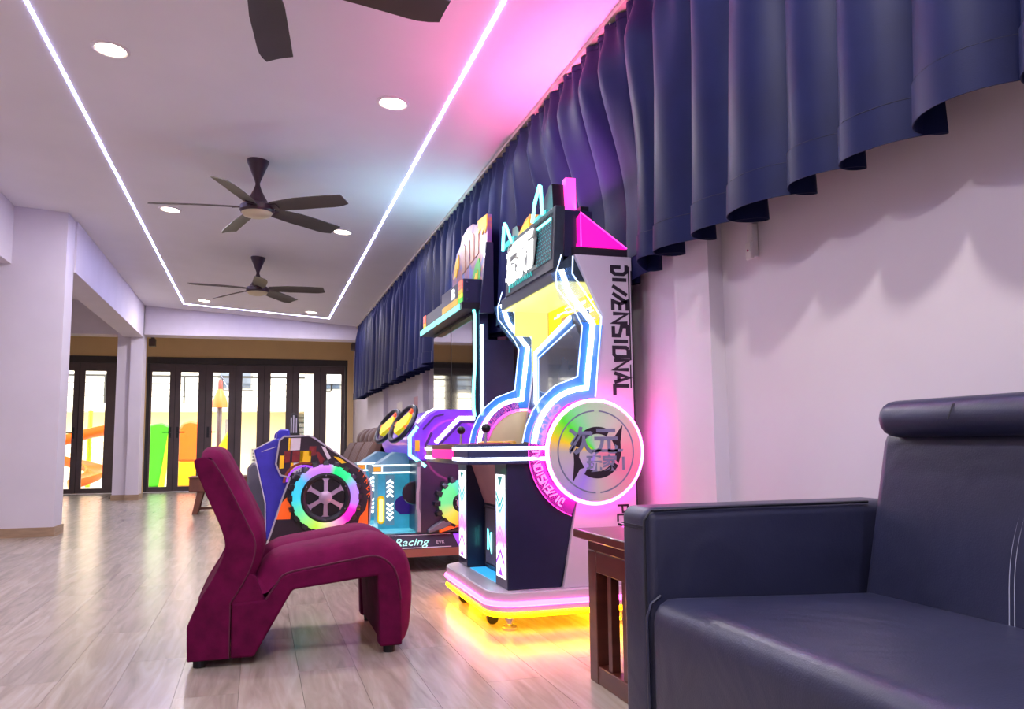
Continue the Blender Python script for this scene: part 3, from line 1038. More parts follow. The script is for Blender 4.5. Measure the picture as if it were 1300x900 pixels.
# ------------------------------------------------------------------ disc arcade machine
def arcade_disc():
    YA, YZ = 3.50, 4.40
    YM = (YA + YZ) / 2
    t = thing('arcade_machine', 'tall white and navy arcade machine with neon-ringed disc on its side', 'arcade machine', (1.3, YM, 0))
    # ---- plinth
    rb = rrect(0.955, 1.65, YA - 0.05, YZ + 0.05, 0.13, 8)
    pl = MB().prism(rb, 0.085, 0.172, frame_top(0)).build('plinth', 'cab_white', t, bevel=0.006)
    MB().tube([(x, y, 0.122) for x, y in rb], 0.012, 8, closed=True).build('pink_tube', 'neon_pink_base', pl, smooth=60)
    rb2 = rrect(0.962, 1.645, YA - 0.043, YZ + 0.043, 0.125, 8)
    MB().tube([(x, y, 0.076) for x, y in rb2], 0.012, 8, closed=True).build('yellow_tube', 'neon_yellow', pl, smooth=60)
    for x, y in ((1.06, 3.54), (1.06, 4.36), (1.56, 3.54), (1.56, 4.36)):
        f = MB().lathe([(0.034, 0.0), (0.034, 0.012), (0.026, 0.02), (0.012, 0.024), (0.012, 0.04), (0.02, 0.041), (0.02, 0.05), (0.010, 0.051), (0.010, 0.088)], seg=18, c=(x, y, 0)).build('levelling_foot', 'chrome', t, smooth=35)
    for x, y in ((1.02, 3.68), (1.02, 4.22)):
        MB().lathe([(0.026, -0.012), (0.026, 0.012)], seg=18, c=(x, y, 0.026), axis='y').box(x - 0.012, x + 0.012, y - 0.018, y + 0.018, 0.03, 0.088).build('caster', 'black_plastic', t, smooth=35)
    # ---- front pillars with lit chevrons
    for k, (ya, yb) in enumerate(((YA, YA + 0.19), (YZ - 0.17, YZ + 0.015))):
        pb = MB().prism([(1.04, 0.172), (1.285, 0.172), (1.35, 0.52), (1.35, 0.72), (1.04, 0.72)], -ya, -yb, lambda u, v, n: (u, -n, v)).build('pillar', 'cab_navy', t, bevel=0.004)
        yc = (ya + yb) / 2
        fr = frame_left(1.04, yc)
        hw = 0.068
        MB().prism([(-hw, 0.215), (hw, 0.215), (hw, 0.665), (-hw, 0.665)], 0.0, 0.003, fr).build('light_panel', 'pillar_light', pb)
        def chev(vz, up, w, mat, th=0.010):
            s = 1 if up else -1
            a = 0.055 * s
            MB().prism([(-w, vz), (0, vz + a), (w, vz), (w, vz + th * 2.6 * s), (0, vz + a + th * 2.6 * s), (-w, vz + th * 2.6 * s)], 0.003, 0.0045, fr).build('chevron', mat, pb)
        chev(0.27, True, 0.062, 'lit_violet', 0.006)
        chev(0.345, True, 0.062, 'lit_magenta_text', 0.006)
        chev(0.375, True, 0.062, 'lit_magenta_text', 0.004)
        chev(0.59, False, 0.060, 'lit_teal', 0.006)
        chev(0.56, False, 0.060, 'lit_teal', 0.004)
        MB().prism([(-0.035, 0.655), (0, 0.615), (0.035, 0.655)], 0.003, 0.0045, fr).build('chevron', 'teal_paint', pb)
        MB().prism([(-0.030, 0.225), (0.030, 0.225), (0, 0.262)], 0.003, 0.0045, fr).build('chevron', 'lit_violet', pb)
    # ---- recess between the pillars
    MB().box(1.135, 1.30, YA + 0.19, YZ - 0.17, 0.172, 0.60).build('recess_panel', 'cab_navy', t)
    MB().hull([(1.06, YA + 0.19, 0.715), (1.135, YA + 0.19, 0.50), (1.15, YA + 0.19, 0.50), (1.15, YA + 0.19, 0.715)],
              [(1.06, YZ - 0.17, 0.715), (1.135, YZ - 0.17, 0.50), (1.15, YZ - 0.17, 0.50), (1.15, YZ - 0.17, 0.715)]).build('sloped_panel', 'cab_salmon', t)
    cd = MB().box(1.128, 1.136, 3.74, 4.20, 0.19, 0.49).build('coin_door', 'cab_grey', t, bevel=0.003)
    MB().ribbon([(0.0, 0.20), (0.44, 0.20), (0.44, 0.48), (0.0, 0.48)], 0.006, 0, 0.003, frame_left(1.128, 4.19), closed=True).build('door_rim', 'cab_black', cd)
    MB().ribbon([(0.075, 0.27), (0.075, 0.36), (0.135, 0.27), (0.135, 0.36)], 0.014, 0, 0.003, frame_left(1.128, 4.21)).build('letter', 'neon_cyan', cd)
    MB().box(1.05, 1.13, 3.72, 4.20, 0.1725, 0.176).build('step_light', 'step_blue', t)
    # ---- white cabinet body: two side panels and back
    side = [(1.29, 0.172), (1.36, 0.55), (1.44, 1.0), (1.50, 1.39), (1.37, 1.665), (1.655, 1.665), (1.655, 0.172)]
    fn = lambda u, v, n: (u, n, v)
    sp = None
    for ya, yb in ((YA - 0.02, YA + 0.005), (YZ - 0.005, YZ + 0.02)):
        s = MB().prism(side, ya, yb, fn).build('side_panel', 'cab_white', t, bevel=0.003)
        if sp is None: sp = s
    MB().box(1.60, 1.65, YA + 0.005, YZ - 0.005, 0.172, 1.66).build('back_panel', 'cab_black', t)
    MB().prism([(1.30, 0.60), (1.36, 0.62), (1.44, 1.0), (1.48, 1.20), (1.60, 1.20), (1.60, 0.172), (1.30, 0.172)], YA + 0.005, YZ - 0.005, fn).build('body_core', 'cab_navy', t)
    # ---- print on the near side panel
    fr = frame_near(YA - 0.02)
    m = MB()
    stroke_text(m, 'DI//ENSIONAL', 0.072, fr, lambda a, x, y: (1.555 + y, 1.625 - a - x), 0.017, 0.0, 0.0015)
    m.build('side_lettering', 'cab_print_dark', sp)
    m = MB().prism([(1.635, 1.62), (1.642, 1.62), (1.642, 1.18), (1.635, 1.18)], 0, 0.0015, fr)
    m.prism([(1.648, 1.60), (1.653, 1.60), (1.653, 0.30), (1.648, 0.30)], 0, 0.0015, fr)
    m.prism([(1.634, 1.16), (1.640, 1.16), (1.640, 1.05), (1.634, 1.05)], 0, 0.0015, fr)
    m.build('side_stripes', 'cab_print_dark', sp)
    m = MB()
    for q in range(3): m.prism([(1.617, 0.515 - 0.02 * q), (1.628, 0.515 - 0.02 * q), (1.628, 0.502 - 0.02 * q), (1.617, 0.502 - 0.02 * q)], 0, 0.0015, fr)
    stroke_text(m, 'PLAYERS', 0.050, fr, lambda a, x, y: (1.555 + y, 0.52 - a - x), 0.009, 0.0, 0.0015)
    m.build('side_marks', 'cab_print_dark', sp)
    # ---- control panel
    cp = MB().prism(rrect(0.862, 1.31, YA - 0.02, YZ + 0.02, 0.012, 3), 0.712, 0.80, frame_top(0)).build('control_panel', 'cab_navy', t, bevel=0.003)
    for z in (0.782, 0.735):
        for ya, yb in ((YA - 0.02, 3.755), (4.235, YZ + 0.02)):
            MB().box(0.856, 0.863, ya, yb, z - 0.007, z + 0.007).build('light_bar', 'neon_white', cp)
        MB().box(0.862, 1.24, YA - 0.0265, YA - 0.0195, z - 0.007, z + 0.007).build('light_bar', 'neon_white', cp)
        MB().box(0.862, 1.24, YZ + 0.0195, YZ + 0.0265, z - 0.007, z + 0.007).build('light_bar', 'neon_white', cp)
    MB().box(0.857, 0.863, 3.76, 4.23, 0.733, 0.778).build('pink_display', 'lit_pink_front', cp, bevel=0.002)
    MB().box(0.858, 0.863, 3.755, 4.235, 0.778, 0.799).build('brown_strip', 'bench_wood', cp)
    for x, y in ((1.00, 4.19), (1.00, 3.70)):
        MB().box(x - 0.09, x + 0.09, y - 0.10, y + 0.10, 0.80, 0.806).build('joystick_plate', 'button_magenta', cp, bevel=0.002)
        j = MB().tube([(x, y, 0.806), (x + 0.002, y, 0.862)], 0.006, 10).build('joystick', 'chrome', cp, smooth=40)
        MB().lathe([(0.002, -0.0215), (0.012, -0.018), (0.019, -0.010), (0.0215, 0), (0.019, 0.010), (0.012, 0.018), (0.002, 0.0215)], seg=20, c=(x + 0.002, y, 0.874)).build('ball_knob', 'black_plastic', j, smooth=60)
        for q in range(3):
            MB().lathe([(0.022, 0.0), (0.022, 0.008), (0.017, 0.014), (0.001, 0.015)], seg=18, c=(x + 0.11 + 0.01 * q, y - 0.05 + 0.06 * q, 0.80)).build('button', 'button_gold', cp, smooth=40)
    MB().lathe([(0.085, 0.0), (0.085, 0.010), (0.075, 0.016), (0.001, 0.016)], seg=32, c=(1.16, 4.10, 0.80)).build('dial', 'button_gold', cp, smooth=40)
    # ---- monitor with lit frame
    fr = frame_left(1.44, 0.0)
    mon = [(-4.27, 1.00), (-4.27, 1.30), (-3.72, 1.42), (-3.56, 1.42), (-3.56, 0.88), (-4.20, 0.88)]
    mo = MB().prism(mon, -0.03, 0.0, fr).build('monitor', 'cab_black', t)
    MB().prism([(-4.21, 1.025), (-4.205, 1.262), (-3.66, 1.365), (-3.60, 1.30), (-3.60, 0.93), (-4.14, 0.93)], 0.0, 0.002, fr).build('screen', 'screen_grey', mo)
    MB().ribbon([(-4.235, 1.005), (-4.235, 1.272), (-3.70, 1.388)], 0.055, 0.0, 0.004, fr).build('blue_border', 'acrylic_blue', mo)
    MB().ribbon([(-4.20, 0.97), (-4.255, 1.03), (-4.255, 1.290), (-3.71, 1.408)], 0.018, 0.004, 0.012, fr).build('light_tube', 'neon_white', mo)
    MB().ribbon([(-4.14, 0.93), (-4.21, 1.025), (-4.205, 1.262), (-3.66, 1.365)], 0.005, 0.004, 0.006, fr).build('thin_line', 'neon_thin', mo)
    # ---- hood with lit yellow inside
    MB().prism([(1.285, 1.545), (1.285, 1.60), (1.36, 1.665), (1.60, 1.665), (1.60, 1.60), (1.50, 1.545)], YA + 0.005, YZ - 0.005, fn).build('hood', 'marquee_dark', t)
    MB().prism([(1.292, 1.537), (1.292, 1.544), (1.555, 1.544), (1.555, 1.537)], YA + 0.02, YZ - 0.02, fn).build('hood_glow', 'cream_glow', t)  # pale underside lit by the back panel; that light is put in as glow
    bp = MB().box(1.56, 1.575, YA + 0.02, YZ - 0.02, 1.20, 1.54).build('lit_back', 'lit_yellow', t)
    rnd = random.Random(5)
    fr = frame_left(1.56, 0.0)
    for q in range(30):
        yy = rnd.uniform(3.66, 4.22); zz = rnd.uniform(1.24, 1.52); ll = rnd.uniform(0.05, 0.16)
        if yy + ll > 4.36: continue
        pth = [(-yy - ll, zz), (-yy, zz)]
        MB().ribbon(pth, rnd.choice((0.005, 0.008, 0.016)), 0, 0.002, fr).build('circuit_line', 'lit_white', bp)
    MB().box(1.46, 1.555, YZ - 0.02, YZ - 0.006, 1.20, 1.54).box(1.36, 1.46, YZ - 0.02, YZ - 0.006, 1.40, 1.54).build('cream_side', 'cream_glow', t)  # inner wall of the hood, its brightness put in as glow
    MB().box(1.50, 1.515, 3.78, 4.02, 1.395, 1.45).build('name_plate', 'button_gold', t, bevel=0.002)
    # ---- acrylic wings on both sides
    strip = [(1.297, 1.585), (1.334, 1.478), (1.446, 1.342), (1.408, 1.049), (1.382, 1.046), (1.357, 1.041), (1.322, 1.031), (1.288, 1.016), (1.260, 0.997), (1.235, 0.974), (1.214, 0.950), (1.197, 0.925), (1.182, 0.897), (1.171, 0.869), (1.162, 0.836), (1.155, 0.802)]
    CX, CZ, CR = 1.432, 0.763, 0.225
    for s, yp in ((1, YA - 0.03), (-1, YZ + 0.03)):
        fr = (lambda u, v, n, yp=yp, s=s: (u, yp - s * n, v))
        wing = MB().ribbon(strip[2:], 0.100, -0.004, 0.004, fr).build('acrylic_wing', 'acrylic_blue', t)
        MB().ribbon(strip[:3], 0.100, -0.004, 0.004, fr).build('clear_wing', 'acrylic_clear', wing)
        MB().ribbon(strip, 0.022, 0.004 if s > 0 else -0.012, 0.012 if s > 0 else -0.004, fr).build('light_tube', 'neon_white', wing)
        MB().ribbon([(1.356, 1.652), (1.352, 1.569), (1.490, 1.374), (1.452, 1.01)], 0.006, 0.004, 0.006, fr).build('thin_line', 'neon_thin', wing)
        MB().ribbon([(1.300, 1.655), (1.272, 1.565), (1.276, 1.499), (1.370, 1.382), (1.395, 1.33), (1.368, 1.10), (1.335, 1.086), (1.26, 1.058), (1.195, 1.003), (1.152, 0.945), (1.120, 0.875), (1.104, 0.805)], 0.005, 0.004 if s > 0 else -0.006, 0.006 if s > 0 else -0.004, fr).build('thin_line', 'neon_thin', wing)
        ring = [(CX + math.cos(a) * 0.262, CZ + math.sin(a) * 0.262) for a in [math.radians(q) for q in range(100, 256, 6)]]
        rg = MB().ribbon(ring, 0.075, -0.012, -0.004, fr).build('acrylic_ring', 'acrylic_pink', t)
        MB().ribbon([(CX + (x - CX) * 1.14, CZ + (z - CZ) * 1.14) for x, z in ring], 0.003, -0.004, 0.0, fr).build('ring_line', 'neon_pink_soft', rg)
        m = MB()
        R0 = 0.247
        def place(a, x, y, R0=R0, s=s):
            th = math.radians(238) - (a + x) / 0.262 if s > 0 else math.radians(100) + (a + x) / 0.262
            return (CX + math.cos(th) * (R0 + y), CZ + math.sin(th) * (R0 + y))
        stroke_text(m, 'DI//ENSIONAL-PLAYERS', 0.034, fr, place, 0.0065, -0.004, -0.001)
        m.build('ring_lettering', 'lit_magenta_text', rg)
        # disc
        org = ORG[t.name]
        dc = bpy.data.objects.new('disc', None)
        m = MB().lathe([(CR - 0.012, -0.024), (CR - 0.002, -0.020), (CR - 0.002, 0.020), (CR - 0.012, 0.024)], seg=64, axis='y')
        bpy.data.objects.remove(dc)
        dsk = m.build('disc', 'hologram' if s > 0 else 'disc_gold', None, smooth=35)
        yd = YA - 0.055 if s > 0 else YZ + 0.055
        dsk.parent = t
        dsk.location = (CX - org.x, yd - org.y, CZ - org.z)
        ORG[dsk.name] = Vector((CX, yd, CZ))
        MB().tube([(CX + math.cos(2 * PI * q / 72) * CR, yd - s * 0.012, CZ + math.sin(2 * PI * q / 72) * CR) for q in range(72)], 0.0105, 10, closed=True).build('neon_ring', 'neon_pink', dsk, smooth=60)
        if s < 0: continue
        fd = frame_near(yd - 0.024)
        MB().ribbon(arc(CX, CZ, 0.180, 92, 268, 40), 0.006, 0, 0.001, fd).build('silver_arc', 'silver_print', dsk)
        MB().ribbon(arc(CX, CZ, 0.180, -85, 85, 40), 0.006, 0, 0.001, fd).build('silver_arc', 'silver_print', dsk)
        m = MB()
        ccx, ccz = CX + 0.006, CZ - 0.004
        m.ribbon(arc(ccx, ccz, 0.098, 58, 165, 16), 0.032, 0, 0.001, fd)
        m.ribbon(arc(ccx, ccz, 0.098, -125, -30, 16), 0.032, 0, 0.001, fd)
        m.prism([(ccx + 0.064, ccz + 0.066), (ccx + 0.085, ccz + 0.072), (ccx + 0.124, ccz + 0.122), (ccx + 0.112, ccz + 0.045), (ccx + 0.114, ccz - 0.01), (ccx + 0.100, ccz - 0.05), (ccx + 0.084, ccz - 0.03), (ccx + 0.088, ccz + 0.02)], 0, 0.001, fd)
        m.prism([(ccx - 0.064, ccz - 0.066), (ccx - 0.085, ccz - 0.072), (ccx - 0.120, ccz - 0.130), (ccx - 0.112, ccz - 0.045), (ccx - 0.114, ccz + 0.0), (ccx - 0.100, ccz + 0.02), (ccx - 0.084, ccz + 0.01), (ccx - 0.088, ccz - 0.02)], 0, 0.001, fd)
        m.build('emblem', 'cab_print_dark', dsk)
        m = MB()
        text_into(m, '次元', 0.125, fd, CX - 0.012, CZ + 0.002, 0.0012, 0.0012, align='CENTER', sx=0.95, bold=0.0035)
        text_into(m, '玩家 I', 0.078, fd, CX + 0.045, CZ - 0.080, 0.0012, 0.0012, align='CENTER', sx=0.95, bold=0.0022)
        m.prism([(CX - 0.02, CZ - 0.002), (CX + 0.125, CZ - 0.002), (CX + 0.13, CZ + 0.010), (CX - 0.02, CZ + 0.010)], 0.0012, 0.0024, fd)
        m.prism([(CX - 0.125, CZ + 0.035), (CX - 0.09, CZ + 0.08), (CX - 0.082, CZ + 0.072), (CX - 0.117, CZ + 0.027)], 0.0012, 0.0024, fd)
        m.prism([(CX - 0.13, CZ + 0.0), (CX - 0.105, CZ + 0.03), (CX - 0.097, CZ + 0.022), (CX - 0.122, CZ - 0.008)], 0.0012, 0.0024, fd)
        m.build('emblem_lettering', 'silver_print', dsk)
        hb = MB().lathe([(0.035, 0.0), (0.035, 0.06)], seg=20, c=(CX, yd, CZ), axis='y').build('disc_mount', 'cab_black', dsk)
    # ---- marquee
    def mf(u, v, n): return (1.278 + v * 0.05 - n, u, 1.60 + v)   # u = Y, v up the tilted face
    q = [(3.515, 0.0), (4.29, 0.0), (4.29, 0.275), (4.20, 0.30), (3.515, 0.30)]
    mq = MB().prism(q, -0.05, 0.0, mf).build('marquee', 'marquee_dark', t, bevel=0.004)
    MB().prism([(3.545, 0.05), (4.26, 0.05), (4.26, 0.25), (3.545, 0.25)], 0.0, 0.002, mf).build('marquee_grille', 'marquee_mesh', mq)
    m = MB()
    for q_ in range(34):
        u = 3.55 + q_ * 0.021
        m.prism([(u, 0.262), (u + 0.012, 0.262), (u + 0.012, 0.276), (u, 0.276)], 0.0, 0.002, mf)
    m.build('perforation', 'cab_black', mq)
    m = MB()
    for i in range(9):
        for j in range(10):
            u = 3.555 + i * 0.023 + (0.011 if j % 2 else 0)
            m.ribbon([(u, 0.055 + j * 0.019), (u + 0.011, 0.064 + j * 0.019)], 0.003, 0.002, 0.004, mf)
    m.build('grille_lattice', 'teal_paint', mq)
    MB().prism([(3.56, 0.240), (3.80, 0.240), (3.80, 0.252), (3.56, 0.252)], 0.002, 0.006, mf).build('teal_tube', 'neon_cyan', mq)
    MB().prism([(3.78, 0.075), (4.25, 0.075), (4.25, 0.255), (3.76, 0.255), (3.74, 0.20)], 0.002, 0.010, mf).build('sign_backing', 'cab_black', mq)  # black plate behind the sign lettering
    sf = lambda u, v, n: mf(4.01 - u, v, n)
    m = MB()
    text_into(m, '玩家II', 0.200, sf, 0.0, 0.068, 0.012, 0.006, align='CENTER', sx=0.92, bold=0.004)
    m.prism([(-0.19, 0.225), (0.20, 0.225), (0.22, 0.262), (-0.10, 0.262)], 0.012, 0.018, sf)
    m.build('sign_lettering', 'lit_white', mq)
    m = MB()
    for i in range(14):
        u = 3.83 + i * 0.026
        m.ribbon([(u, 0.03), (u + 0.012, 0.052)], 0.006, 0.002, 0.005, mf)
    m.prism([(4.20, 0.012), (4.215, 0.012), (4.215, 0.05), (4.20, 0.05)], 0.002, 0.005, mf)
    m.build('sign_dashes', 'lit_teal', mq)
    # tower behind the marquee
    MB().box(1.335, 1.48, YA + 0.02, YZ - 0.06, 1.66, 1.885).build('tower', 'cab_navy', t, bevel=0.004)
    # neon ears
    for yb, s in ((4.28, 1), (3.76, 1)):
        x0 = 1.315
        base = MB().hull([(x0 - 0.02, yb - 0.10, 1.885), (x0 + 0.06, yb - 0.10, 1.885), (x0 + 0.06, yb + 0.09, 1.885), (x0 - 0.02, yb + 0.09, 1.885)],
                         [(x0 - 0.012, yb - 0.085, 1.925), (x0 + 0.05, yb - 0.085, 1.925), (x0 + 0.05, yb + 0.075, 1.925), (x0 - 0.012, yb + 0.075, 1.925)]).build('ear_base', 'teal_paint', t)
        if yb < 4:
            tri = [(yb + 0.075, 1.90), (yb + 0.03, 1.99), (yb - 0.045, 2.055), (yb - 0.06, 2.045), (yb - 0.075, 1.90)]
        else:
            tri = [(yb + 0.08, 1.875), (yb + 0.055, 2.005), (yb + 0.035, 2.02), (yb + 0.01, 2.0), (yb - 0.09, 1.885)]
        MB().tube([(x0 - 0.028, y, z) for y, z in tri], 0.0085, 8).build('neon_tube', 'neon_cyan', base, smooth=60)
        bx = (1.335, 1.44)
        pr_ = [(yb + 0.06, 1.90), (yb + 0.02, 2.0), (yb - 0.06, 2.05), (yb - 0.10, 2.05), (yb - 0.12, 1.87)] if yb < 4 else [(yb + 0.05, 1.88), (yb + 0.03, 1.995), (yb - 0.05, 1.99), (yb - 0.13, 1.89)]
        eb = MB().prism(pr_, 0, 0.10, lambda u, v, n: (1.33 + n, u, v)).build('ear_box', 'cab_black', t)
        if yb < 4:
            MB().prism([(yb - 0.105, 1.87), (yb - 0.135, 1.87), (yb - 0.135, 2.075), (yb - 0.085, 2.075)], 0.06, 0.11, lambda u, v, n: (1.33 + n, u, v)).build('pink_edge', 'neon_pink_soft', eb)
        else:
            MB().tube([(1.44, yb - 0.03, 1.99), (1.44, yb - 0.13, 1.89)], 0.006, 6).build('pink_edge', 'neon_pink_soft', eb)
    cr = MB().prism([(4.13, 1.885), (4.15, 1.915), (4.02, 1.965), (3.94, 1.975), (3.90, 1.955), (3.92, 1.885)], 0, 0.06, lambda u, v, n: (1.31 + n, u, v)).build('yellow_crest', 'lit_orange', t)
    MB().prism([(4.09, 1.905), (3.95, 1.905), (3.955, 1.955), (4.02, 1.945), (4.09, 1.92)], 0, 0.003, lambda u, v, n: (1.309 - n, u, v)).build('crest_plate', 'lit_yellow', cr)
    # pink wedge
    wd = [(1.385, 1.70), (1.40, 1.862), (1.415, 1.862), (1.635, 1.70)]
    wp = MB().hull([(1.405, YA - 0.015, 1.705), (1.405, YA - 0.015, 1.865), (1.635, YA - 0.015, 1.705)],
                   [(1.360, YA + 0.10, 1.690), (1.385, YA + 0.10, 1.80), (1.62, YA + 0.10, 1.705)]).build('pink_wedge', 'lit_pink', t)
    MB().tube([(1.405, YA - 0.017, 1.705), (1.405, YA - 0.017, 1.866), (1.635, YA - 0.017, 1.706)], 0.0035, 6).build('wedge_edge', 'neon_pink_soft', wp)
    MB().box(1.37, 1.64, YA - 0.01, YA + 0.10, 1.665, 1.703).build('wedge_foot', 'cab_print_dark', t)
    MB().tube([(1.392, YA + 0.03, 1.80), (1.378, YA + 0.075, 1.775)], 0.005, 8).tube([(1.392, YA + 0.028, 1.80), (1.384, YA + 0.026, 1.735), (1.368, YA + 0.075, 1.715)], 0.005, 8).build('cyan_mark', 'neon_cyan', wp, smooth=60)
    return t

# lit panel of the pillars: cyan-white above, violet below
def pillar_light():
    m = bpy.data.materials.new('pillar_light')
    m.use_nodes = True
    nt = m.node_tree
    p = nt.nodes['Principled BSDF']
    tc = nt.nodes.new('ShaderNodeTexCoord')
    sp = nt.nodes.new('ShaderNodeSeparateXYZ')
    nt.links.new(tc.outputs['Object'], sp.inputs[0])
    mr = nt.nodes.new('ShaderNodeMapRange')
    mr.inputs['From Min'].default_value = 0.21
    mr.inputs['From Max'].default_value = 0.67
    nt.links.new(sp.outputs['Z'], mr.inputs['Value'])
    rp = ramp_node(nt, [(0.0, '#fff0ff'), (0.28, '#ffe0ff'), (0.36, '#d070f0'), (0.5, '#9fb0f0'), (0.66, '#c8e4ff'), (0.8, '#f4ffff'), (1.0, '#ffffff')])
    nt.links.new(mr.outputs[0], rp.inputs[0])
    nt.links.new(rp.outputs[0], p.inputs['Base Color'])
    nt.links.new(rp.outputs[0], p.inputs['Emission Color'])
    p.inputs['Emission Strength'].default_value = 1.1
    MATS['pillar_light'] = m
pillar_light()
M('step_blue', '#3aa8e8', 0.3, emit='#38b0f0', es=0.5)
DISC = arcade_disc()

# ------------------------------------------------------------------ racing arcade machine
M('seat_blue', '#3a34b4', 0.42, var=0.1, vs=20, bump=0.1, bs=200)
M('seat_grey', '#6a6670', 0.5)
M('panel_plum', '#2b1c2c', 0.4, var=0.3, vs=10)
M('panel_edge', '#a8a4b4', 0.4)
M('print_white', '#d8d4dc', 0.4)
M('print_yellow', '#e8b81c', 0.4, emit='#e8b81c', es=0.12)
M('print_red', '#7c2428', 0.4, var=0.3, vs=30)
M('print_orange', '#e85a18', 0.4, emit='#e85a18', es=0.3)
M('print_orange_dark', '#8a3c20', 0.45, var=0.4, vs=25)
M('dash_purple', '#6a2cd0', 0.3, var=0.12, vs=12, coat=0.4, emit='#6a24e0', es=0.28)
M('dash_dark', '#2c1c5c', 0.35, emit='#3a18a0', es=0.15)
M('wheel_yellow', '#e8d808', 0.4, emit='#e8d808', es=0.25)
M('tyre_black', '#1a1822', 0.3, var=0.2, coat=0.3)
M('console_blue', '#3a8aa8', 0.35, var=0.35, vs=9, emit='#3cb8d8', es=0.22)
M('console_grey', '#6e8496', 0.4, emit='#50b0d0', es=0.12)
M('platform_top', '#7fb6c4', 0.15, var=0.3, vs=7, emit='#40c0d8', es=0.25)
M('platform_dark', '#241c34', 0.35)
M('platform_brown', '#8a5a4c', 0.5, var=0.1)
E('chev_white', '#f0ffff', 1.6)
E('capsule_yellow', '#ffe060', 2.6)
rainbow('tyre_rainbow', 0.0, 0.0, [(0.0, '#30c8e8'), (0.08, '#60e0a0'), (0.2, '#b8f040'), (0.3, '#f0a8c0'), (0.37, '#ff10c0'), (0.43, '#ff20c8'), (0.47, '#b880ff'), (0.56, '#b08cff'), (0.62, '#30e890'), (0.70, '#10f080'), (0.73, '#c878e8'), (0.84, '#c080e8'), (0.90, '#40b8e8'), (1.0, '#30c8e8')], 0.62)
rainbow('tyre_rainbow_small', 0.0, 0.0, [(0.0, '#70e090'), (0.15, '#ffd040'), (0.3, '#ff7040'), (0.5, '#c060ff'), (0.7, '#40b0ff'), (0.85, '#60e890'), (1.0, '#70e090')], 0.6)
artwork('billboard_art', [(0.25, '#2a2f7a'), (0.38, '#5a4a8c'), (0.47, '#7a4a80'), (0.53, '#a86a4c'), (0.60, '#8a5a78'), (0.68, '#4a6ab0'), (0.8, '#8a6aa8')], 2.6, es=0.05)
artwork('panel_flame', [(0.3, '#22161e'), (0.5, '#3a1c20'), (0.58, '#8a3a18'), (0.66, '#d86818'), (0.8, '#e89030')], 9.0)

def ring_local(mb_fn, name, mat, parent, cx, cy, cz, smooth=40):
    """part whose own origin is the wheel centre"""
    o = mb_fn.build(name, mat, None, smooth=smooth)
    org = ORG[parent.name]
    o.parent = parent
    o.location = (cx - org.x, cy - org.y, cz - org.z)
    ORG[o.name] = Vector((cx, cy, cz))
    return o

def deco_wheel(parent, cx, cy, cz, r0, r1, mat, blocks, bl):
    """lit tyre on an upright panel, facing -Y"""
    prof = []
    for i in range(13):
        a = PI * i / 12
        prof.append(((r0 + r1) / 2 - (r1 - r0) / 2 * math.cos(a), -0.030 - 0.022 * math.sin(a)))
    lit = ring_local(MB().lathe([(r0, 0.0)] + prof + [(r1, 0.0)], seg=64, axis='y', caps=False), 'lit_tyre', mat, parent, cx, cy, cz)
    for k in range(blocks):
        a = 2 * PI * k / blocks
        ca, sa = math.cos(a), math.sin(a)
        def P(r, s, y): return (cx + r * ca - s * sa, cy + y, cz + r * sa + s * ca)
        w = 0.55 * PI * r1 / blocks * 1.1
        m = MB().hull([P(r1 - 0.006, -w, 0.0), P(r1 - 0.006, w, 0.0), P(r1 + bl, w * 0.8, 0.0), P(r1 + bl, -w * 0.8, 0.0)],
                      [P(r1 - 0.006, -w, -0.045), P(r1 - 0.006, w, -0.045), P(r1 + bl * 0.8, w * 0.7, -0.035), P(r1 + bl * 0.8, -w * 0.7, -0.035)])
        m.build('tread_block', 'tyre_black', parent, bevel=0.003)
    hub = MB().lathe([(r0 + 0.002, 0.0), (r0 + 0.002, -0.034), (r0 - 0.012, -0.040), (r0 - 0.030, -0.030), (r0 - 0.034, -0.012), (0.001, -0.012)], seg=48, c=(cx, cy, cz), axis='y', caps=False).build('rim', 'cab_black', parent, smooth=35)
    m = MB().lathe([(0.040, -0.012), (0.040, -0.030), (0.030, -0.036), (0.001, -0.036)], seg=24, c=(cx, cy, cz), axis='y')
    for k in range(6):
        a = PI / 2 + 2 * PI * k / 6
        ca, sa = math.cos(a), math.sin(a)
        def P(r, s, y): return (cx + r * ca - s * sa, cy + y, cz + r * sa + s * ca)
        m.hull([P(0.025, -0.011, -0.012), P(0.025, 0.011, -0.012), P(r0 - 0.036, 0.014, -0.012), P(r0 - 0.034, 0.024, -0.012), P(r0 - 0.034, -0.024, -0.012), P(r0 - 0.036, -0.014, -0.012)],
               [P(0.025, -0.011, -0.032), P(0.025, 0.011, -0.032), P(r0 - 0.048, 0.011, -0.026), P(r0 - 0.034, 0.024, -0.024), P(r0 - 0.034, -0.024, -0.024), P(r0 - 0.048, -0.011, -0.026)])
    m.build('spokes', 'chrome_mauve', hub, smooth=35)
    for k in range(6):
        a = PI / 6 + 2 * PI * k / 6
        MB().lathe([(0.004, -0.036), (0.004, -0.042)], seg=8, c=(cx + (r0 - 0.014) * math.cos(a), cy, cz + (r0 - 0.014) * math.sin(a)), axis='y').build('bolt', 'chrome', hub)
M('chrome_mauve', '#b49cb4', 0.3, 0.6, emit='#8a6a98', es=0.12)

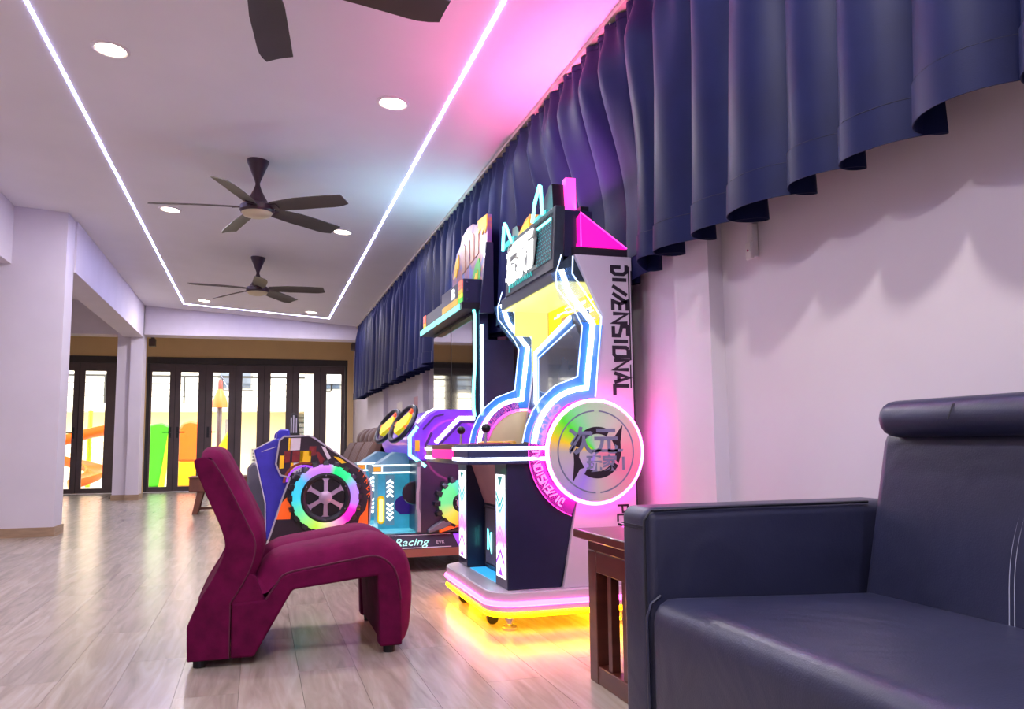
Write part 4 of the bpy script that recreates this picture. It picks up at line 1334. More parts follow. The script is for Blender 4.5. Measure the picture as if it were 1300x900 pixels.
def arcade_racing():
    YA, YZ = 5.30, 6.80
    t = thing('racing_arcade', 'twin-seat racing arcade machine with purple dash and blue seats', 'arcade machine', (0.85, 6.0, 0))
    fn = lambda u, v, n: (u, n, v)
    # platform
    pf = MB().box(0.02, 1.64, YA + 0.06, YZ, 0.145, 0.235).build('platform', 'platform_dark', t)
    MB().hull([(0.02, YA, 0.145), (1.64, YA, 0.145), (1.64, YA + 0.06, 0.145), (0.02, YA + 0.06, 0.145)],
              [(0.02, YA + 0.045, 0.235), (1.64, YA + 0.045, 0.235), (1.64, YA + 0.06, 0.235), (0.02, YA + 0.06, 0.235)]).build('front_slope', 'platform_dark', pf)
    MB().box(0.02, 1.64, YA, YZ, 0.095, 0.145).build('brown_edge', 'platform_brown', pf)
    for x in (0.12, 0.8, 1.5):
        for y in (YA + 0.12, YZ - 0.12):
            MB().lathe([(0.04, 0.0), (0.04, 0.015), (0.015, 0.02), (0.015, 0.096)], seg=14, c=(x, y, 0)).build('foot', 'black_plastic', t, smooth=35)
    MB().box(0.72, 1.02, YA + 0.10, YZ - 0.05, 0.2352, 0.238).build('footwell_mat', 'platform_top', pf)
    MB().box(0.75, 0.775, YA + 0.10, YZ - 0.05, 0.2382, 0.2395).build('footwell_line', 'chev_white', pf)
    def sl(u, v, n): return (u, YA + 0.5 * (v - 0.145) - n, v)
    m = MB()
    text_into(m, 'Racing', 0.062, sl, 0.83, 0.166, 0.0, 0.003, shear=0.35, sx=1.35)
    m.build('platform_lettering', 'print_mint', pf)
    m = MB()
    text_into(m, 'EVR', 0.026, sl, 1.105, 0.172, 0.0, 0.003, sx=1.2)
    m.build('platform_small_lettering', 'print_white', pf)
    for v in (0.150, 0.226):
        MB().prism([(0.06, v), (1.20, v), (1.20, v + 0.004), (0.06, v + 0.004)], 0, 0.003, sl).build('platform_line', 'print_white', pf)
    MB().prism([(1.25, 0.152), (1.31, 0.152), (1.27, 0.226), (1.22, 0.226)], 0, 0.003, sl).build('violet_flash', 'lit_violet', pf)
    # seats
    def seat(y0, near):
        sb = MB().prism([(-0.027, 0.781), (0.105, 0.850), (0.30, 0.84), (0.36, 0.62), (0.42, 0.48), (0.60, 0.46), (0.62, 0.238), (0.053, 0.238), (0.048, 0.458)], y0 + 0.03, y0 + 0.10, fn).build('seat_shell', 'seat_blue', t, bevel=0.01, bseg=2)
        MB().prism([(-0.027, 0.781), (0.105, 0.850), (0.30, 0.84), (0.36, 0.62), (0.42, 0.48), (0.60, 0.46), (0.62, 0.238), (0.053, 0.238), (0.048, 0.458)], y0 + 0.44, y0 + 0.51, fn).build('seat_shell', 'seat_blue', t, bevel=0.01, bseg=2)
        MB().prism([(0.0, 0.75), (0.08, 0.79), (0.16, 0.78), (0.24, 0.42), (0.12, 0.38)], y0 + 0.10, y0 + 0.44, fn).build('seat_back', 'seat_blue', t, bevel=0.015)
        MB().prism([(0.10, 0.238), (0.10, 0.42), (0.58, 0.44), (0.60, 0.238)], y0 + 0.10, y0 + 0.44, fn).build('seat_cushion', 'seat_blue', t, bevel=0.02)
        hr = MB().prism([(0.105, 0.79), (0.112, 0.895), (0.125, 0.908), (0.185, 0.908), (0.20, 0.79)], y0 + 0.12, y0 + 0.42, fn).build('headrest', 'seat_blue', t, bevel=0.012)
        MB().ribbon([(0.018, 0.770), (0.10, 0.798)], 0.004, 0, 0.002, frame_near(y0 + 0.03)).build('seat_stitch', 'print_white', sb)
        MB().ribbon([(0.052, 0.245), (0.047, 0.458), (-0.028, 0.782), (0.100, 0.851)], 0.006, 0, 0.002, frame_near(y0 + 0.03)).build('white_piping', 'print_white', sb)
    seat(YA, True)
    seat(YA + 0.74, False)
    MB().prism([(-0.07, 0.30), (-0.07, 0.66), (-0.03, 0.70), (0.04, 0.66), (0.08, 0.30)], YA + 0.62, YA + 0.70, fn).build('centre_backrest', 'seat_grey', t, bevel=0.015)
    # printed side panel with lit tyre
    pp = [(0.190, 0.610), (0.133, 0.626), (0.104, 0.694), (0.124, 0.838), (0.150, 0.862), (0.300, 0.866), (0.330, 0.852), (0.629, 0.645), (0.665, 0.595), (0.684, 0.541), (0.686, 0.46), (0.672, 0.30), (0.672, 0.215), (0.060, 0.215), (0.082, 0.278), (0.150, 0.500)]
    pn = MB().prism(pp, YA, YA + 0.025, fn).build('print_panel', 'panel_plum', t)
    MB().ribbon(pp, 0.010, 0.0, 0.004, frame_near(YA), closed=True).build('panel_rim', 'panel_edge', pn)
    fp = frame_near(YA)
    cells = [((0.185, 0.775), (0.245, 0.852), 'print_white'), ((0.175, 0.775), (0.188, 0.852), 'print_yellow'),
             ((0.245, 0.700), (0.310, 0.772), 'print_yellow'), ((0.245, 0.705), (0.262, 0.770), 'print_white'), ((0.200, 0.705), (0.240, 0.770), 'print_red'),
             ((0.205, 0.640), (0.255, 0.700), 'print_white'), ((0.190, 0.640), (0.205, 0.700), 'print_yellow'), ((0.125, 0.665), (0.150, 0.745), 'print_yellow'),
             ((0.150, 0.700), (0.185, 0.770), 'print_red'), ((0.300, 0.740), (0.340, 0.800), 'print_red')]
    for (x0, z0), (x1, z1), mt in cells:
        k = 0.012
        MB().prism([(x0, z0), (x1, z0 + k * 0.3), (x1 + k * 0.4, z1), (x0 + k * 0.2, z1)], 0, 0.0015, fp).build('checker', mt, pn)
    for pts, mt in (([(0.375, 0.80), (0.40, 0.79), (0.435, 0.725), (0.415, 0.715)], 'print_white'), ([(0.395, 0.70), (0.420, 0.70), (0.455, 0.635), (0.43, 0.64)], 'print_white'),
                    ([(0.45, 0.735), (0.48, 0.73), (0.53, 0.695), (0.50, 0.690)], 'print_yellow'), ([(0.34, 0.765), (0.36, 0.765), (0.41, 0.70), (0.37, 0.69)], 'print_red'),
                    ([(0.135, 0.45), (0.17, 0.49), (0.20, 0.43), (0.195, 0.36), (0.11, 0.36)], 'print_orange'),
                    ([(0.665, 0.465), (0.650, 0.40), (0.615, 0.36), (0.60, 0.30), (0.600, 0.22), (0.665, 0.22)], 'print_orange')):
        MB().prism(pts, 0, 0.0015, fp).build('flash', mt, pn)
    # painted tyre arch above the lit one
    MB().ribbon(arc(0.275, 0.575, 0.105, 35, 175, 20), 0.012, 0, 0.002, fp).build('arch_line', 'lit_violet', pn)
    MB().ribbon(arc(0.275, 0.575, 0.122, 30, 178, 20), 0.014, 0, 0.002, fp).build('arch_line', 'print_orange_dark', pn)
    m = MB()
    for q in range(9):
        a = math.radians(45 + q * 14)
        for r in (0.050, 0.072):
            u, v = 0.275 + math.cos(a) * r, 0.585 + math.sin(a) * r
            m.prism([(u - 0.006, v - 0.009), (u + 0.006, v - 0.009), (u + 0.006, v + 0.009), (u - 0.006, v + 0.009)], 0, 0.002, fp)
    m.build('painted_tread', 'cab_grey', pn)
    m = MB()
    th0 = math.radians(36)
    for i, ch in enumerate('FIRER'):
        a = th0 - i * 0.155
        u, v = 0.403 + math.cos(a) * 0.258, 0.485 + math.sin(a) * 0.258
        text_into(m, ch, 0.055, fp, u, v, 0.0, 0.002, align='CENTER', rot=a - PI / 2 + 0.6, sx=0.8)
    m.build('panel_lettering', 'print_orange', pn)
    deco_wheel(pn, 0.403, YA, 0.485, 0.150, 0.204, 'tyre_rainbow', 20, 0.026)
    # consoles between seats and dash
    for y0, x0 in ((5.72, 0.745), (6.42, 0.72)):
        cb = MB().box(x0 + 0.04, 1.02, y0, y0 + 0.20, 0.238, 0.610).build('console', 'console_blue', t, bevel=0.004)
        MB().box(x0 + 0.09, x0 + 0.15, y0 - 0.012, y0, 0.26, 0.600).build('console_post', 'console_grey', cb)
        cap = MB().box(x0, 1.02, y0 - 0.03, y0 + 0.23, 0.612, 0.668).build('console_cap', 'console_grey', cb, bevel=0.004)
        for z in (0.615, 0.665):
            MB().box(x0 - 0.003, 1.02, y0 - 0.034, y0 - 0.030, z - 0.005, z + 0.005).build('cap_line', 'chev_white', cap)
        MB().box(x0 + 0.06, x0 + 0.066, y0 - 0.034, y0 - 0.030, 0.615, 0.665).build('cap_line', 'chev_white', cap)
        MB().box(x0 + 0.005, x0 + 0.055, y0 - 0.033, y0 - 0.030, 0.625, 0.655).build('cap_sign', 'lit_orange', cap)
        MB().hull([(x0 + 0.03, y0, 0.668), (1.0, y0, 0.668), (1.0, y0 + 0.2, 0.668), (x0 + 0.03, y0 + 0.2, 0.668)],
                  [(x0 + 0.16, y0 + 0.02, 0.755), (1.0, y0 + 0.02, 0.74), (1.0, y0 + 0.18, 0.74), (x0 + 0.16, y0 + 0.18, 0.755)]).build('console_slope', 'console_grey', cb, bevel=0.006)
        fr = frame_near(y0 - 0.012)
        for q in range(4):
            for s in (1, -1):
                v = 0.43 + s * (0.03 + q * 0.030)
                MB().ribbon([(x0 + 0.098, v - s * 0.008), (x0 + 0.12, v + s * 0.012), (x0 + 0.142, v - s * 0.008)], 0.012, 0, 0.002, fr).build('chevron', 'chev_white', cb)
        MB().prism(rrect(x0 + 0.035, x0 + 0.085, 0.27, 0.46, 0.024, 5), -0.01, 0.010, frame_near(y0)).build('capsule_rim', 'print_yellow', cb)
        MB().prism(rrect(x0 + 0.047, x0 + 0.073, 0.285, 0.44, 0.012, 5), 0.010, 0.016, frame_near(y0)).build('capsule_light', 'capsule_yellow', cb)
        # helmeted print
        MB().prism(arc(0.955, 0.40, 0.055, 0, 180, 12) + [(0.905, 0.36), (0.94, 0.33), (1.0, 0.33)], 0, 0.002, frame_near(y0)).build('printed_shape', 'dash_dark', cb)
    # dash block, one for both players
    ds = [(1.00, 0.70), (0.955, 0.80), (0.955, 0.855), (1.00, 0.93), (1.06, 1.0), (1.12, 1.032), (1.37, 1.032), (1.37, 0.70)]
    dd = MB().prism(ds, YA + 0.04, YZ - 0.06, fn).build('dash', 'dash_purple', t, bevel=0.008)
    fd = frame_near(YA + 0.04)
    MB().ribbon([(1.37, 0.975), (1.265, 0.975), (1.105, 0.815)], 0.024, 0, 0.006, fd).build('light_tube', 'neon_white', dd)
    MB().ribbon([(1.37, 0.948), (1.278, 0.948), (1.13, 0.80)], 0.014, 0, 0.004, fd).build('violet_band', 'dash_dark', dd)
    MB().ribbon([(1.02, 0.90), (1.10, 0.985), (1.16, 1.0)], 0.012, 0, 0.004, fd).build('violet_band', 'dash_dark', dd)
    MB().ribbon([(1.06, 0.72), (1.04, 0.80), (1.08, 0.88)], 0.016, 0, 0.004, fd).build('violet_band', 'dash_dark', dd)
    MB().ribbon([(0.985, 0.945), (1.045, 1.01), (1.12, 1.045)], 0.010, 0, 0.006, fd).build('light_line', 'neon_white', dd)
    MB().ribbon([(1.04, 0.662), (0.935, 0.738), (0.935, 0.855), (0.985, 0.92)], 0.020, 0, 0.006, fd).build('light_line', 'neon_cyan', dd)
    MB().box(0.97, 1.0, YA + 0.035, YA + 0.05, 0.76, 0.83).build('gauge', 'print_yellow', dd)
    # steering wheels
    for yc in (5.60, 6.30):
        org = ORG[t.name]
        sw = bpy.data.objects.new('steering_wheel', None)
        c = Vector((0.935, yc, 0.945))
        ax = Vector((-0.80, -0.22, 0.50)).normalized()     # faces the driver, turned a little
        e1 = (Vector((0, 1, 0)) - ax * ax.y).normalized(); e2 = ax.cross(e1)
        bpy.data.objects.remove(sw)
        def P(a, r, d=0.0): return c + e1 * (math.cos(a) * r) + e2 * (math.sin(a) * r) + ax * d
        rim = MB().tube([P(2 * PI * q / 40, 0.135) for q in range(40)], 0.017, 10, closed=True).build('steering_wheel', 'tyre_black', t, smooth=60)
        inner = [P(2 * PI * q / 24, 0.085 if q % 12 in (0, 1, 2, 3, 4, 5, 6) else 0.06, 0.012) for q in range(24)]
        outer = [P(2 * PI * q / 24, 0.085 if q % 12 in (0, 1, 2, 3, 4, 5, 6) else 0.06, -0.03) for q in range(24)]
        MB().hull(outer, inner).build('wheel_pad', 'wheel_yellow', rim)
        m = MB()
        for a in (0.15, PI - 0.15, 1.5 * PI):
            m.hull([P(a - 0.22, 0.06, 0.006), P(a + 0.22, 0.06, 0.006), P(a + 0.13, 0.135, 0.006), P(a - 0.13, 0.135, 0.006)],
                   [P(a - 0.22, 0.06, -0.012), P(a + 0.22, 0.06, -0.012), P(a + 0.13, 0.135, -0.012), P(a - 0.13, 0.135, -0.012)])
        m.build('wheel_spokes', 'print_orange', rim)
        MB().tube([c - ax * 0.02, c - ax * 0.14], 0.03, 14).build('steering_column', 'cab_black', rim, smooth=40)
    # pedestal and cabinet
    MB().prism([(1.00, 0.238), (1.00, 0.70), (1.62, 0.70), (1.62, 0.238)], YA + 0.035, YZ - 0.06, fn).build('pedestal', 'cab_navy', t, bevel=0.004)
    MB().box(0.985, 1.01, YA + 0.03, YA + 0.10, 0.238, 0.70).build('pedestal_edge', 'cab_grey', t)
    MB().ribbon([(0.992, 0.66), (0.992, 0.55), (0.985, 0.50), (0.985, 0.40), (0.995, 0.36), (0.995, 0.25)], 0.018, 0, 0.01, frame_near(YA + 0.03)).build('edge_armour', 'panel_edge', t)
    gl = MB().lathe([(0.07, -0.01), (0.075, 0.0), (0.07, 0.01)], seg=24, c=(0.975, YA + 0.12, 0.49), axis='y').build('side_tyre', 'tyre_black', t, smooth=40)
    wp = MB().box(1.20, 1.33, YA + 0.020, YA + 0.036, 0.35, 0.49).build('tyre_mount', 'cab_black', t)
    deco_wheel(wp, 1.27, YA + 0.03, 0.425, 0.06, 0.148, 'tyre_rainbow_small', 16, 0.038)
    for k, mt in ((0, 'cab_grey'), (1, 'print_orange')):
        x0 = 1.05 + 0.075 * k
        fe = MB().hull([(x0, YA + 0.035, 0.240), (x0 + 0.15, YA + 0.035, 0.290), (x0 + 0.17, YA + 0.035, 0.335), (x0 + 0.10, YA + 0.035, 0.330), (x0, YA + 0.035, 0.262)],
                       [(x0, YA - 0.01, 0.240), (x0 + 0.15, YA - 0.01, 0.280), (x0 + 0.17, YA - 0.01, 0.320), (x0 + 0.10, YA - 0.01, 0.318), (x0, YA - 0.01, 0.255)]).build('fender', mt, t, bevel=0.004)
    MB().box(1.40, 1.64, YA + 0.02, YZ - 0.02, 0.70, 1.50).box(1.40, 1.465, YA + 0.02, YZ - 0.02, 1.50, 1.72).build('cabinet', 'cab_navy', t, bevel=0.004)
    sc = MB().box(1.372, 1.402, YA + 0.06, YZ - 0.10, 1.0, 1.70).build('screen_bezel', 'cab_black', t, bevel=0.003)
    for ya, yb in ((YA + 0.09, 6.02), (6.05, YZ - 0.12)):
        MB().box(1.369, 1.373, ya, yb, 1.025, 1.675).build('screen', 'screen_black', sc)
    for y in (YA + 0.03,):
        MB().tube([(1.368, y, 0.985), (1.360, y, 1.05), (1.360, y, 1.15), (1.372, y, 1.35), (1.372, y, 1.66), (1.362, y, 1.72)], 0.010, 8).build('cyan_edge', 'neon_cyan', t, smooth=60)
    MB().box(1.405, 1.425, YA + 0.008, YA + 0.021, 0.99, 1.60).build('light_bar', 'neon_white_cyan', t)
    # header
    hd = MB().box(1.275, 1.47, YA - 0.005, YZ - 0.02, 1.70, 1.745).build('header_bar', 'cab_black', t)
    MB().box(1.268, 1.276, YA + 0.05, YZ - 0.05, 1.702, 1.742).build('cyan_band', 'lit_teal_bright', hd)
    hb = MB().box(1.285, 1.47, YA - 0.005, 5.98, 1.745, 1.905).build('header_box', 'cab_navy', t, bevel=0.003)
    MB().box(1.30, 1.47, 6.0, YZ - 0.02, 1.745, 1.86).build('header_box', 'marquee_dark', t, bevel=0.003)
    for x, z in ((1.31, 1.88), (1.31, 1.825), (1.31, 1.765)):
        MB().lathe([(0.006, -0.012), (0.006, 0.0)], seg=8, c=(x, YA - 0.001, z), axis='y').build('screw', 'chrome', hb)
    fr = frame_left(1.285, 0.0)
    bars = ['bar_red', 'bar_red', 'bar_amber', 'bar_lime', 'bar_green']
    for q, mt in enumerate(bars):
        z = 1.90 - 0.030 * q
        MB().prism([(-5.42, z - 0.026), (-5.31, z - 0.026), (-5.31, z), (-5.42, z)], 0, 0.004, fr).build('level_bar', mt, hb)
        MB().prism([(-6.76, z - 0.062), (-6.66, z - 0.062), (-6.66, z - 0.036), (-6.76, z - 0.036)], 0, 0.004, frame_left(1.30)).build('level_bar', mt, hb)
    m = MB()
    text_into(m, '1B', 0.10, fr, -5.66, 1.815, 0.0, 0.004, sx=1.1)
    m.build('header_lettering', 'lit_white', hb)
    MB().prism([(-5.95, 1.755), (-5.45, 1.755), (-5.45, 1.80), (-5.95, 1.80)], 0, 0.004, fr).build('yellow_band', 'print_yellow', hb)
    bb = [(-6.25, 1.905), (-6.25, 2.13), (-6.16, 2.19), (-6.10, 2.255), (-5.98, 2.29), (-5.92, 2.345), (-5.75, 2.375), (-5.60, 2.365), (-5.50, 2.33), (-5.44, 2.345), (-5.20, 2.33), (-5.22, 1.905)]
    bo = MB().prism(bb, -0.03, 0.0, frame_left(1.43)).build('billboard', 'billboard_art', t)
    fb = frame_left(1.43)
    MB().prism([(-5.62, 1.91), (-5.60, 1.98), (-5.52, 2.05), (-5.42, 2.08), (-5.38, 2.0), (-5.40, 1.91)], 0, 0.004, fb).build('green_shape', 'print_green', bo)
    MB().prism([(-5.54, 1.95), (-5.50, 1.99), (-5.46, 1.97), (-5.44, 2.0), (-5.45, 1.94)], 0.004, 0.007, fb).build('yellow_flash', 'print_yellow', bo)
    for pts in ([(-5.44, 2.345), (-5.20, 2.33), (-5.205, 2.25), (-5.25, 2.21), (-5.27, 2.25), (-5.33, 2.22), (-5.36, 2.27), (-5.42, 2.25)], [(-6.2, 2.08), (-6.12, 2.20), (-6.02, 2.235), (-6.02, 2.12), (-6.06, 2.14), (-6.10, 2.07), (-6.13, 2.10)]):
        MB().prism(pts, 0, 0.005, fb).build('yellow_splash', 'print_yellow', bo)
    m = MB()
    for q in range(4):
        y = -5.92 + q * 0.13
        m.prism([(y, 2.06 + 0.015 * q), (y + 0.10, 2.07 + 0.015 * q), (y + 0.11, 2.25 + 0.012 * q), (y + 0.06, 2.28 + 0.012 * q), (y + 0.01, 2.23 + 0.012 * q)], 0, 0.004, fb)
    m.build('drip_shapes', 'print_drip', bo)
    MB().prism([(1.375, 1.66), (1.42, 2.14), (1.47, 2.14), (1.47, 1.66)], YA - 0.10, YA - 0.07, fn).build('header_fin', 'cab_navy', t, bevel=0.003)
    return t
def added_uplight(parent, x, y, z, sx, sy, col, w, tilt=0.0):  # added lamp in an invented tray, for the coloured glow on the ceiling
    m = MB().box(x - sx / 2 - 0.006, x + sx / 2 + 0.006, y - sy / 2 - 0.006, y + sy / 2 + 0.006, z, z + 0.006)
    for a in (-1, 1):
        m.box(x + a * (sx / 2 + 0.003) - 0.003, x + a * (sx / 2 + 0.003) + 0.003, y - sy / 2 - 0.006, y + sy / 2 + 0.006, z, z + 0.03)
        m.box(x - sx / 2, x + sx / 2, y + a * (sy / 2 + 0.003) - 0.003, y + a * (sy / 2 + 0.003) + 0.003, z, z + 0.03)
    m.build('added_uplight_tray', 'cab_black', parent)
    ld = bpy.data.lights.new('added_uplight', 'AREA'); ld.shape = 'RECTANGLE'; ld.size = sx; ld.size_y = sy; ld.energy = w; ld.color = col
    lo = bpy.data.objects.new('added_uplight', ld); COL.objects.link(lo); lo.parent = parent
    lo.location = Vector((x, y, z + 0.010)) - ORG[parent.name]
    lo.rotation_euler = (PI, tilt, 0)
E('neon_white_cyan', '#c0fcff', 4.0)
E('lit_teal_bright', '#78e8e0', 0.9)
M('print_mint', '#9fe8d8', 0.4, emit='#9fe8d8', es=0.5)
M('print_green', '#2c9a3a', 0.4, emit='#2c9a3a', es=0.2)
M('print_drip', '#a87a64', 0.4, emit='#a87a64', es=0.03, var=0.3, vs=9)
for n_, c_ in (('bar_red', '#f06a50'), ('bar_amber', '#f0a020'), ('bar_lime', '#b8e020'), ('bar_green', '#40d030')):
    M(n_, c_, 0.4, emit=c_, es=0.5)
rt = arcade_racing()
added_uplight(rt, 1.40, 6.50, 1.862, 0.08, 0.34, (0.45, 0.85, 1.0), 6.0)
added_uplight(DISC, 1.455, 3.90, 1.886, 0.03, 0.68, (1.0, 0.13, 0.45), 22.0)

# ------------------------------------------------------------------ brown recliners
M('paper_pink', '#e8b8c0', 0.7)
M('recliner', '#6a4c40', 0.6, var=0.15, vs=8, bump=0.2, bs=150, sheen=0.2)
def recliner(y0, label):
    t = thing('recliner', label, 'recliner', (1.2, y0 + 0.4, 0), 'recliners along the curtain wall')
    y1 = y0 + 0.78
    MB().box(0.70, 1.50, y0 + 0.04, y1 - 0.04, 0.0, 0.30).build('base', 'recliner', t, bevel=0.02)
    soft_box(0.64, 1.10, y0 + 0.10, y1 - 0.10, 0.29, 0.47, 0.05, 0.03).build('seat', 'recliner', t, smooth=60)
    for a, b in ((y0, y0 + 0.14), (y1 - 0.14, y1)):
        soft_box(0.68, 1.30, a, b, 0.0, 0.62, 0.05, 0.015).build('arm', 'recliner', t, smooth=60)
    def pad(name, ya, yb, za, zb, xf, h, nz=10):
        rows = []
        for i in range(nz + 1):
            s = i / nz
            row = []
            for j in range(9):
                q = -1 + 2 * j / 8
                b_ = (1 - abs(q) ** 2.6) ** 0.5 * math.sin(PI * (0.08 + 0.84 * s)) ** 0.5
                z = za + (zb - za) * s
                row.append((xf + 0.30 * (z - 0.45) - h * b_, (ya + yb) / 2 + q * (yb - ya) / 2, z))
            rows.append(row)
        back = [[(xf + 0.22, ya, za), (xf + 0.22, yb, za)], [(xf + 0.24, ya, zb - 0.04), (xf + 0.24, yb, zb - 0.04)]]
        m = MB().grid(rows)
        k = nz + 1
        rim = [rows[i][0] for i in range(k)]
        m.add([p for r in back for p in r] + [rows[0][0], rows[0][8], rows[nz][0], rows[nz][8]],
              [(0, 1, 3, 2), (0, 1, 5, 4), (2, 3, 7, 6), (0, 4, 6, 2), (1, 5, 7, 3)])
        m.build(name, 'recliner', t, smooth=70)
    w = (y1 - y0 - 0.12) / 2
    for q in range(2):
        pad('headrest_pad', y0 + 0.06 + q * w, y0 + 0.06 + (q + 1) * w, 0.80, 1.0, 1.13, 0.11)
    w = (y1 - y0 - 0.12) / 6
    for q in range(6):
        pad('back_channel', y0 + 0.06 + q * w, y0 + 0.06 + (q + 1) * w, 0.44, 0.84, 1.00, 0.07)
    for ya, yb in ((y0 + 0.06, y0 + 0.10), (y1 - 0.10, y1 - 0.06)):
        MB().prism([(1.06, 0.40), (1.14, 0.80), (1.22, 0.94), (1.30, 0.985), (1.40, 0.98), (1.46, 0.92), (1.48, 0.40)], ya, yb, lambda u, v, n: (u, n, v)).build('back_side', 'recliner', t, bevel=0.015)
recliner(8.15, 'brown padded recliner nearest the racing machine')
recliner(8.95, 'middle brown padded recliner of the row by the wall')
recliner(9.75, 'brown padded recliner nearest the glass doors')

# paper notices on the curtain wall
for y, l, mt in ((10.5, 'white paper notice on the right wall above the recliners', 'white_plastic'), (9.25, 'pale pink paper notice on the right wall beside the racing screen', 'paper_pink')):
    o = MB().box(XW - 0.003, XW - 0.0002, y, y + 0.42, 1.17, 1.36).build('notice', mt)
    tag(o, l, 'notice')

# ------------------------------------------------------------------ low bench table by the doors
t = thing('bench', 'low brown wooden bench with slanted legs behind the burgundy chair', 'bench', (-0.4, 11.0, 0))
MB().box(-0.79, -0.10, 10.75, 11.30, 0.27, 0.43).build('body', 'bench_wood', t, bevel=0.006)
MB().box(-0.80, -0.09, 10.74, 11.31, 0.43, 0.445).build('top', 'bench_wood', t, bevel=0.003)
for x, dx in ((-0.66, -0.06), (-0.24, 0.06)):
    for y in (10.80, 11.22):
        MB().hull([(x + dx - 0.03, y - 0.02, 0), (x + dx + 0.03, y - 0.02, 0), (x + dx + 0.03, y + 0.02, 0), (x + dx - 0.03, y + 0.02, 0)],
                  [(x - 0.035, y - 0.025, 0.27), (x + 0.035, y - 0.025, 0.27), (x + 0.035, y + 0.025, 0.27), (x - 0.035, y + 0.025, 0.27)]).build('leg', 'bench_wood', t)
MB().box(-0.70, -0.20, 10.99, 11.03, 0.04, 0.07).build('stretcher', 'bench_wood', t)
for x in (-0.71, -0.19):
    MB().box(x - 0.02, x + 0.02, 10.80, 11.22, 0.04, 0.07).build('stretcher', 'bench_wood', t)

# dark glossy post seen above the racing seat
t = thing('black_post', 'slim black glossy post rising behind the blue racing seat', 'post', (0.31, 7.6, 0))
MB().lathe([(0.16, 0.0), (0.16, 0.02), (0.05, 0.03)], seg=24, c=(0.31, 7.6, 0)).build('base', 'black_plastic', t, smooth=35)
MB().prism([(0.20, 0.03), (0.24, 0.60), (0.26, 1.00), (0.275, 1.09), (0.30, 1.10), (0.325, 1.07), (0.355, 0.85), (0.36, 0.60), (0.38, 0.03)], 7.58, 7.63, lambda u, v, n: (u, n, v)).build('body', 'door_metal_dark', t, bevel=0.008)
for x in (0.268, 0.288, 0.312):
    MB().box(x, x + 0.010, 7.572, 7.581, 0.92, 1.075 - abs(x - 0.288)).build('highlight_bar', 'print_white', t)  # gloss highlights on the post, put in as white bars

# ------------------------------------------------------------------ outside: yard, playground, house
M('yard', '#b9ad9a', 0.8, var=0.1, vs=2)
M('house_white', '#e8e4d6', 0.8, var=0.03)
M('house_cream', '#e0d4ac', 0.8, var=0.03)
M('house_grey', '#8a8a88', 0.7)
M('rail_dark', '#2c2c2a', 0.5)
M('play_green', '#36ac10', 0.4, var=0.05)
M('play_lime', '#9cc81c', 0.4, var=0.05)
M('play_orange', '#e0600c', 0.4, var=0.05)
M('play_yellow', '#e8a000', 0.4, var=0.05)
M('play_red', '#c02818', 0.4, var=0.05)
M('play_pole', '#4a4248', 0.4)
M('leaf', '#86a830', 0.7, var=0.35, vs=14)
M('trunk', '#6a5440', 0.8)
g = MB().box(-14, 12, YB + 0.1, 34, -0.25, -0.05)
struct(g.build('yard_ground', 'yard'))
HY = 25.5
t = thing('house', 'white two-storey house with balcony across the yard behind the doors', 'building', (0, HY, -0.05))
MB().box(-7, 9, HY, HY + 4, -0.05, 1.8).build('lower_wall', 'house_cream', t)
MB().box(-7, 9, HY - 1.0, HY + 4, 1.8, 2.02).build('balcony_slab', 'house_white', t)
MB().box(-7, 9, HY + 0.6, HY + 4, 2.02, 4.6).build('upper_wall', 'house_white', t)
MB().box(-7.3, 9.3, HY - 0.4, HY + 4.3, 4.6, 4.85).build('roof', 'house_grey', t)
rl = MB().box(-7, 9, HY - 0.96, HY - 0.92, 2.74, 2.80).build('balcony_rail', 'rail_dark', t)
for z in (2.2, 2.38, 2.56):
    MB().box(-7, 9, HY - 0.95, HY - 0.93, z, z + 0.02).build('rail_bar', 'rail_dark', rl)
for k in range(17):
    x = -7 + k
    MB().box(x - 0.025, x + 0.025, HY - 0.97, HY - 0.91, 2.02, 2.8).build('rail_post', 'rail_dark', rl)
for x in (-4.2, -1.2, 1.9, 4.6):
    wn_ = MB().box(x, x + 1.0, HY + 0.55, HY + 0.62, 2.5, 3.9).build('window', 'house_grey', t)
    MB().box(x + 0.06, x + 0.47, HY + 0.53, HY + 0.56, 2.56, 3.84).build('pane', 'screen_grey', wn_)
    MB().box(x + 0.53, x + 0.94, HY + 0.53, HY + 0.56, 2.56, 3.84).build('pane', 'screen_grey', wn_)
for x, z0, z1 in ((-0.2, 0.25, 0.75), (0.95, 1.0, 1.75), (3.2, 0.3, 1.6)):
    wn_ = MB().box(x, x + 0.75, HY - 0.05, HY + 0.02, z0, z1).build('window', 'house_grey', t)
    for q in range(5):
        MB().box(x + 0.04, x + 0.71, HY - 0.07, HY - 0.05, z0 + 0.05 + q * (z1 - z0) / 5.2, z0 + 0.09 + q * (z1 - z0) / 5.2).build('grille_bar', 'rail_dark', wn_)
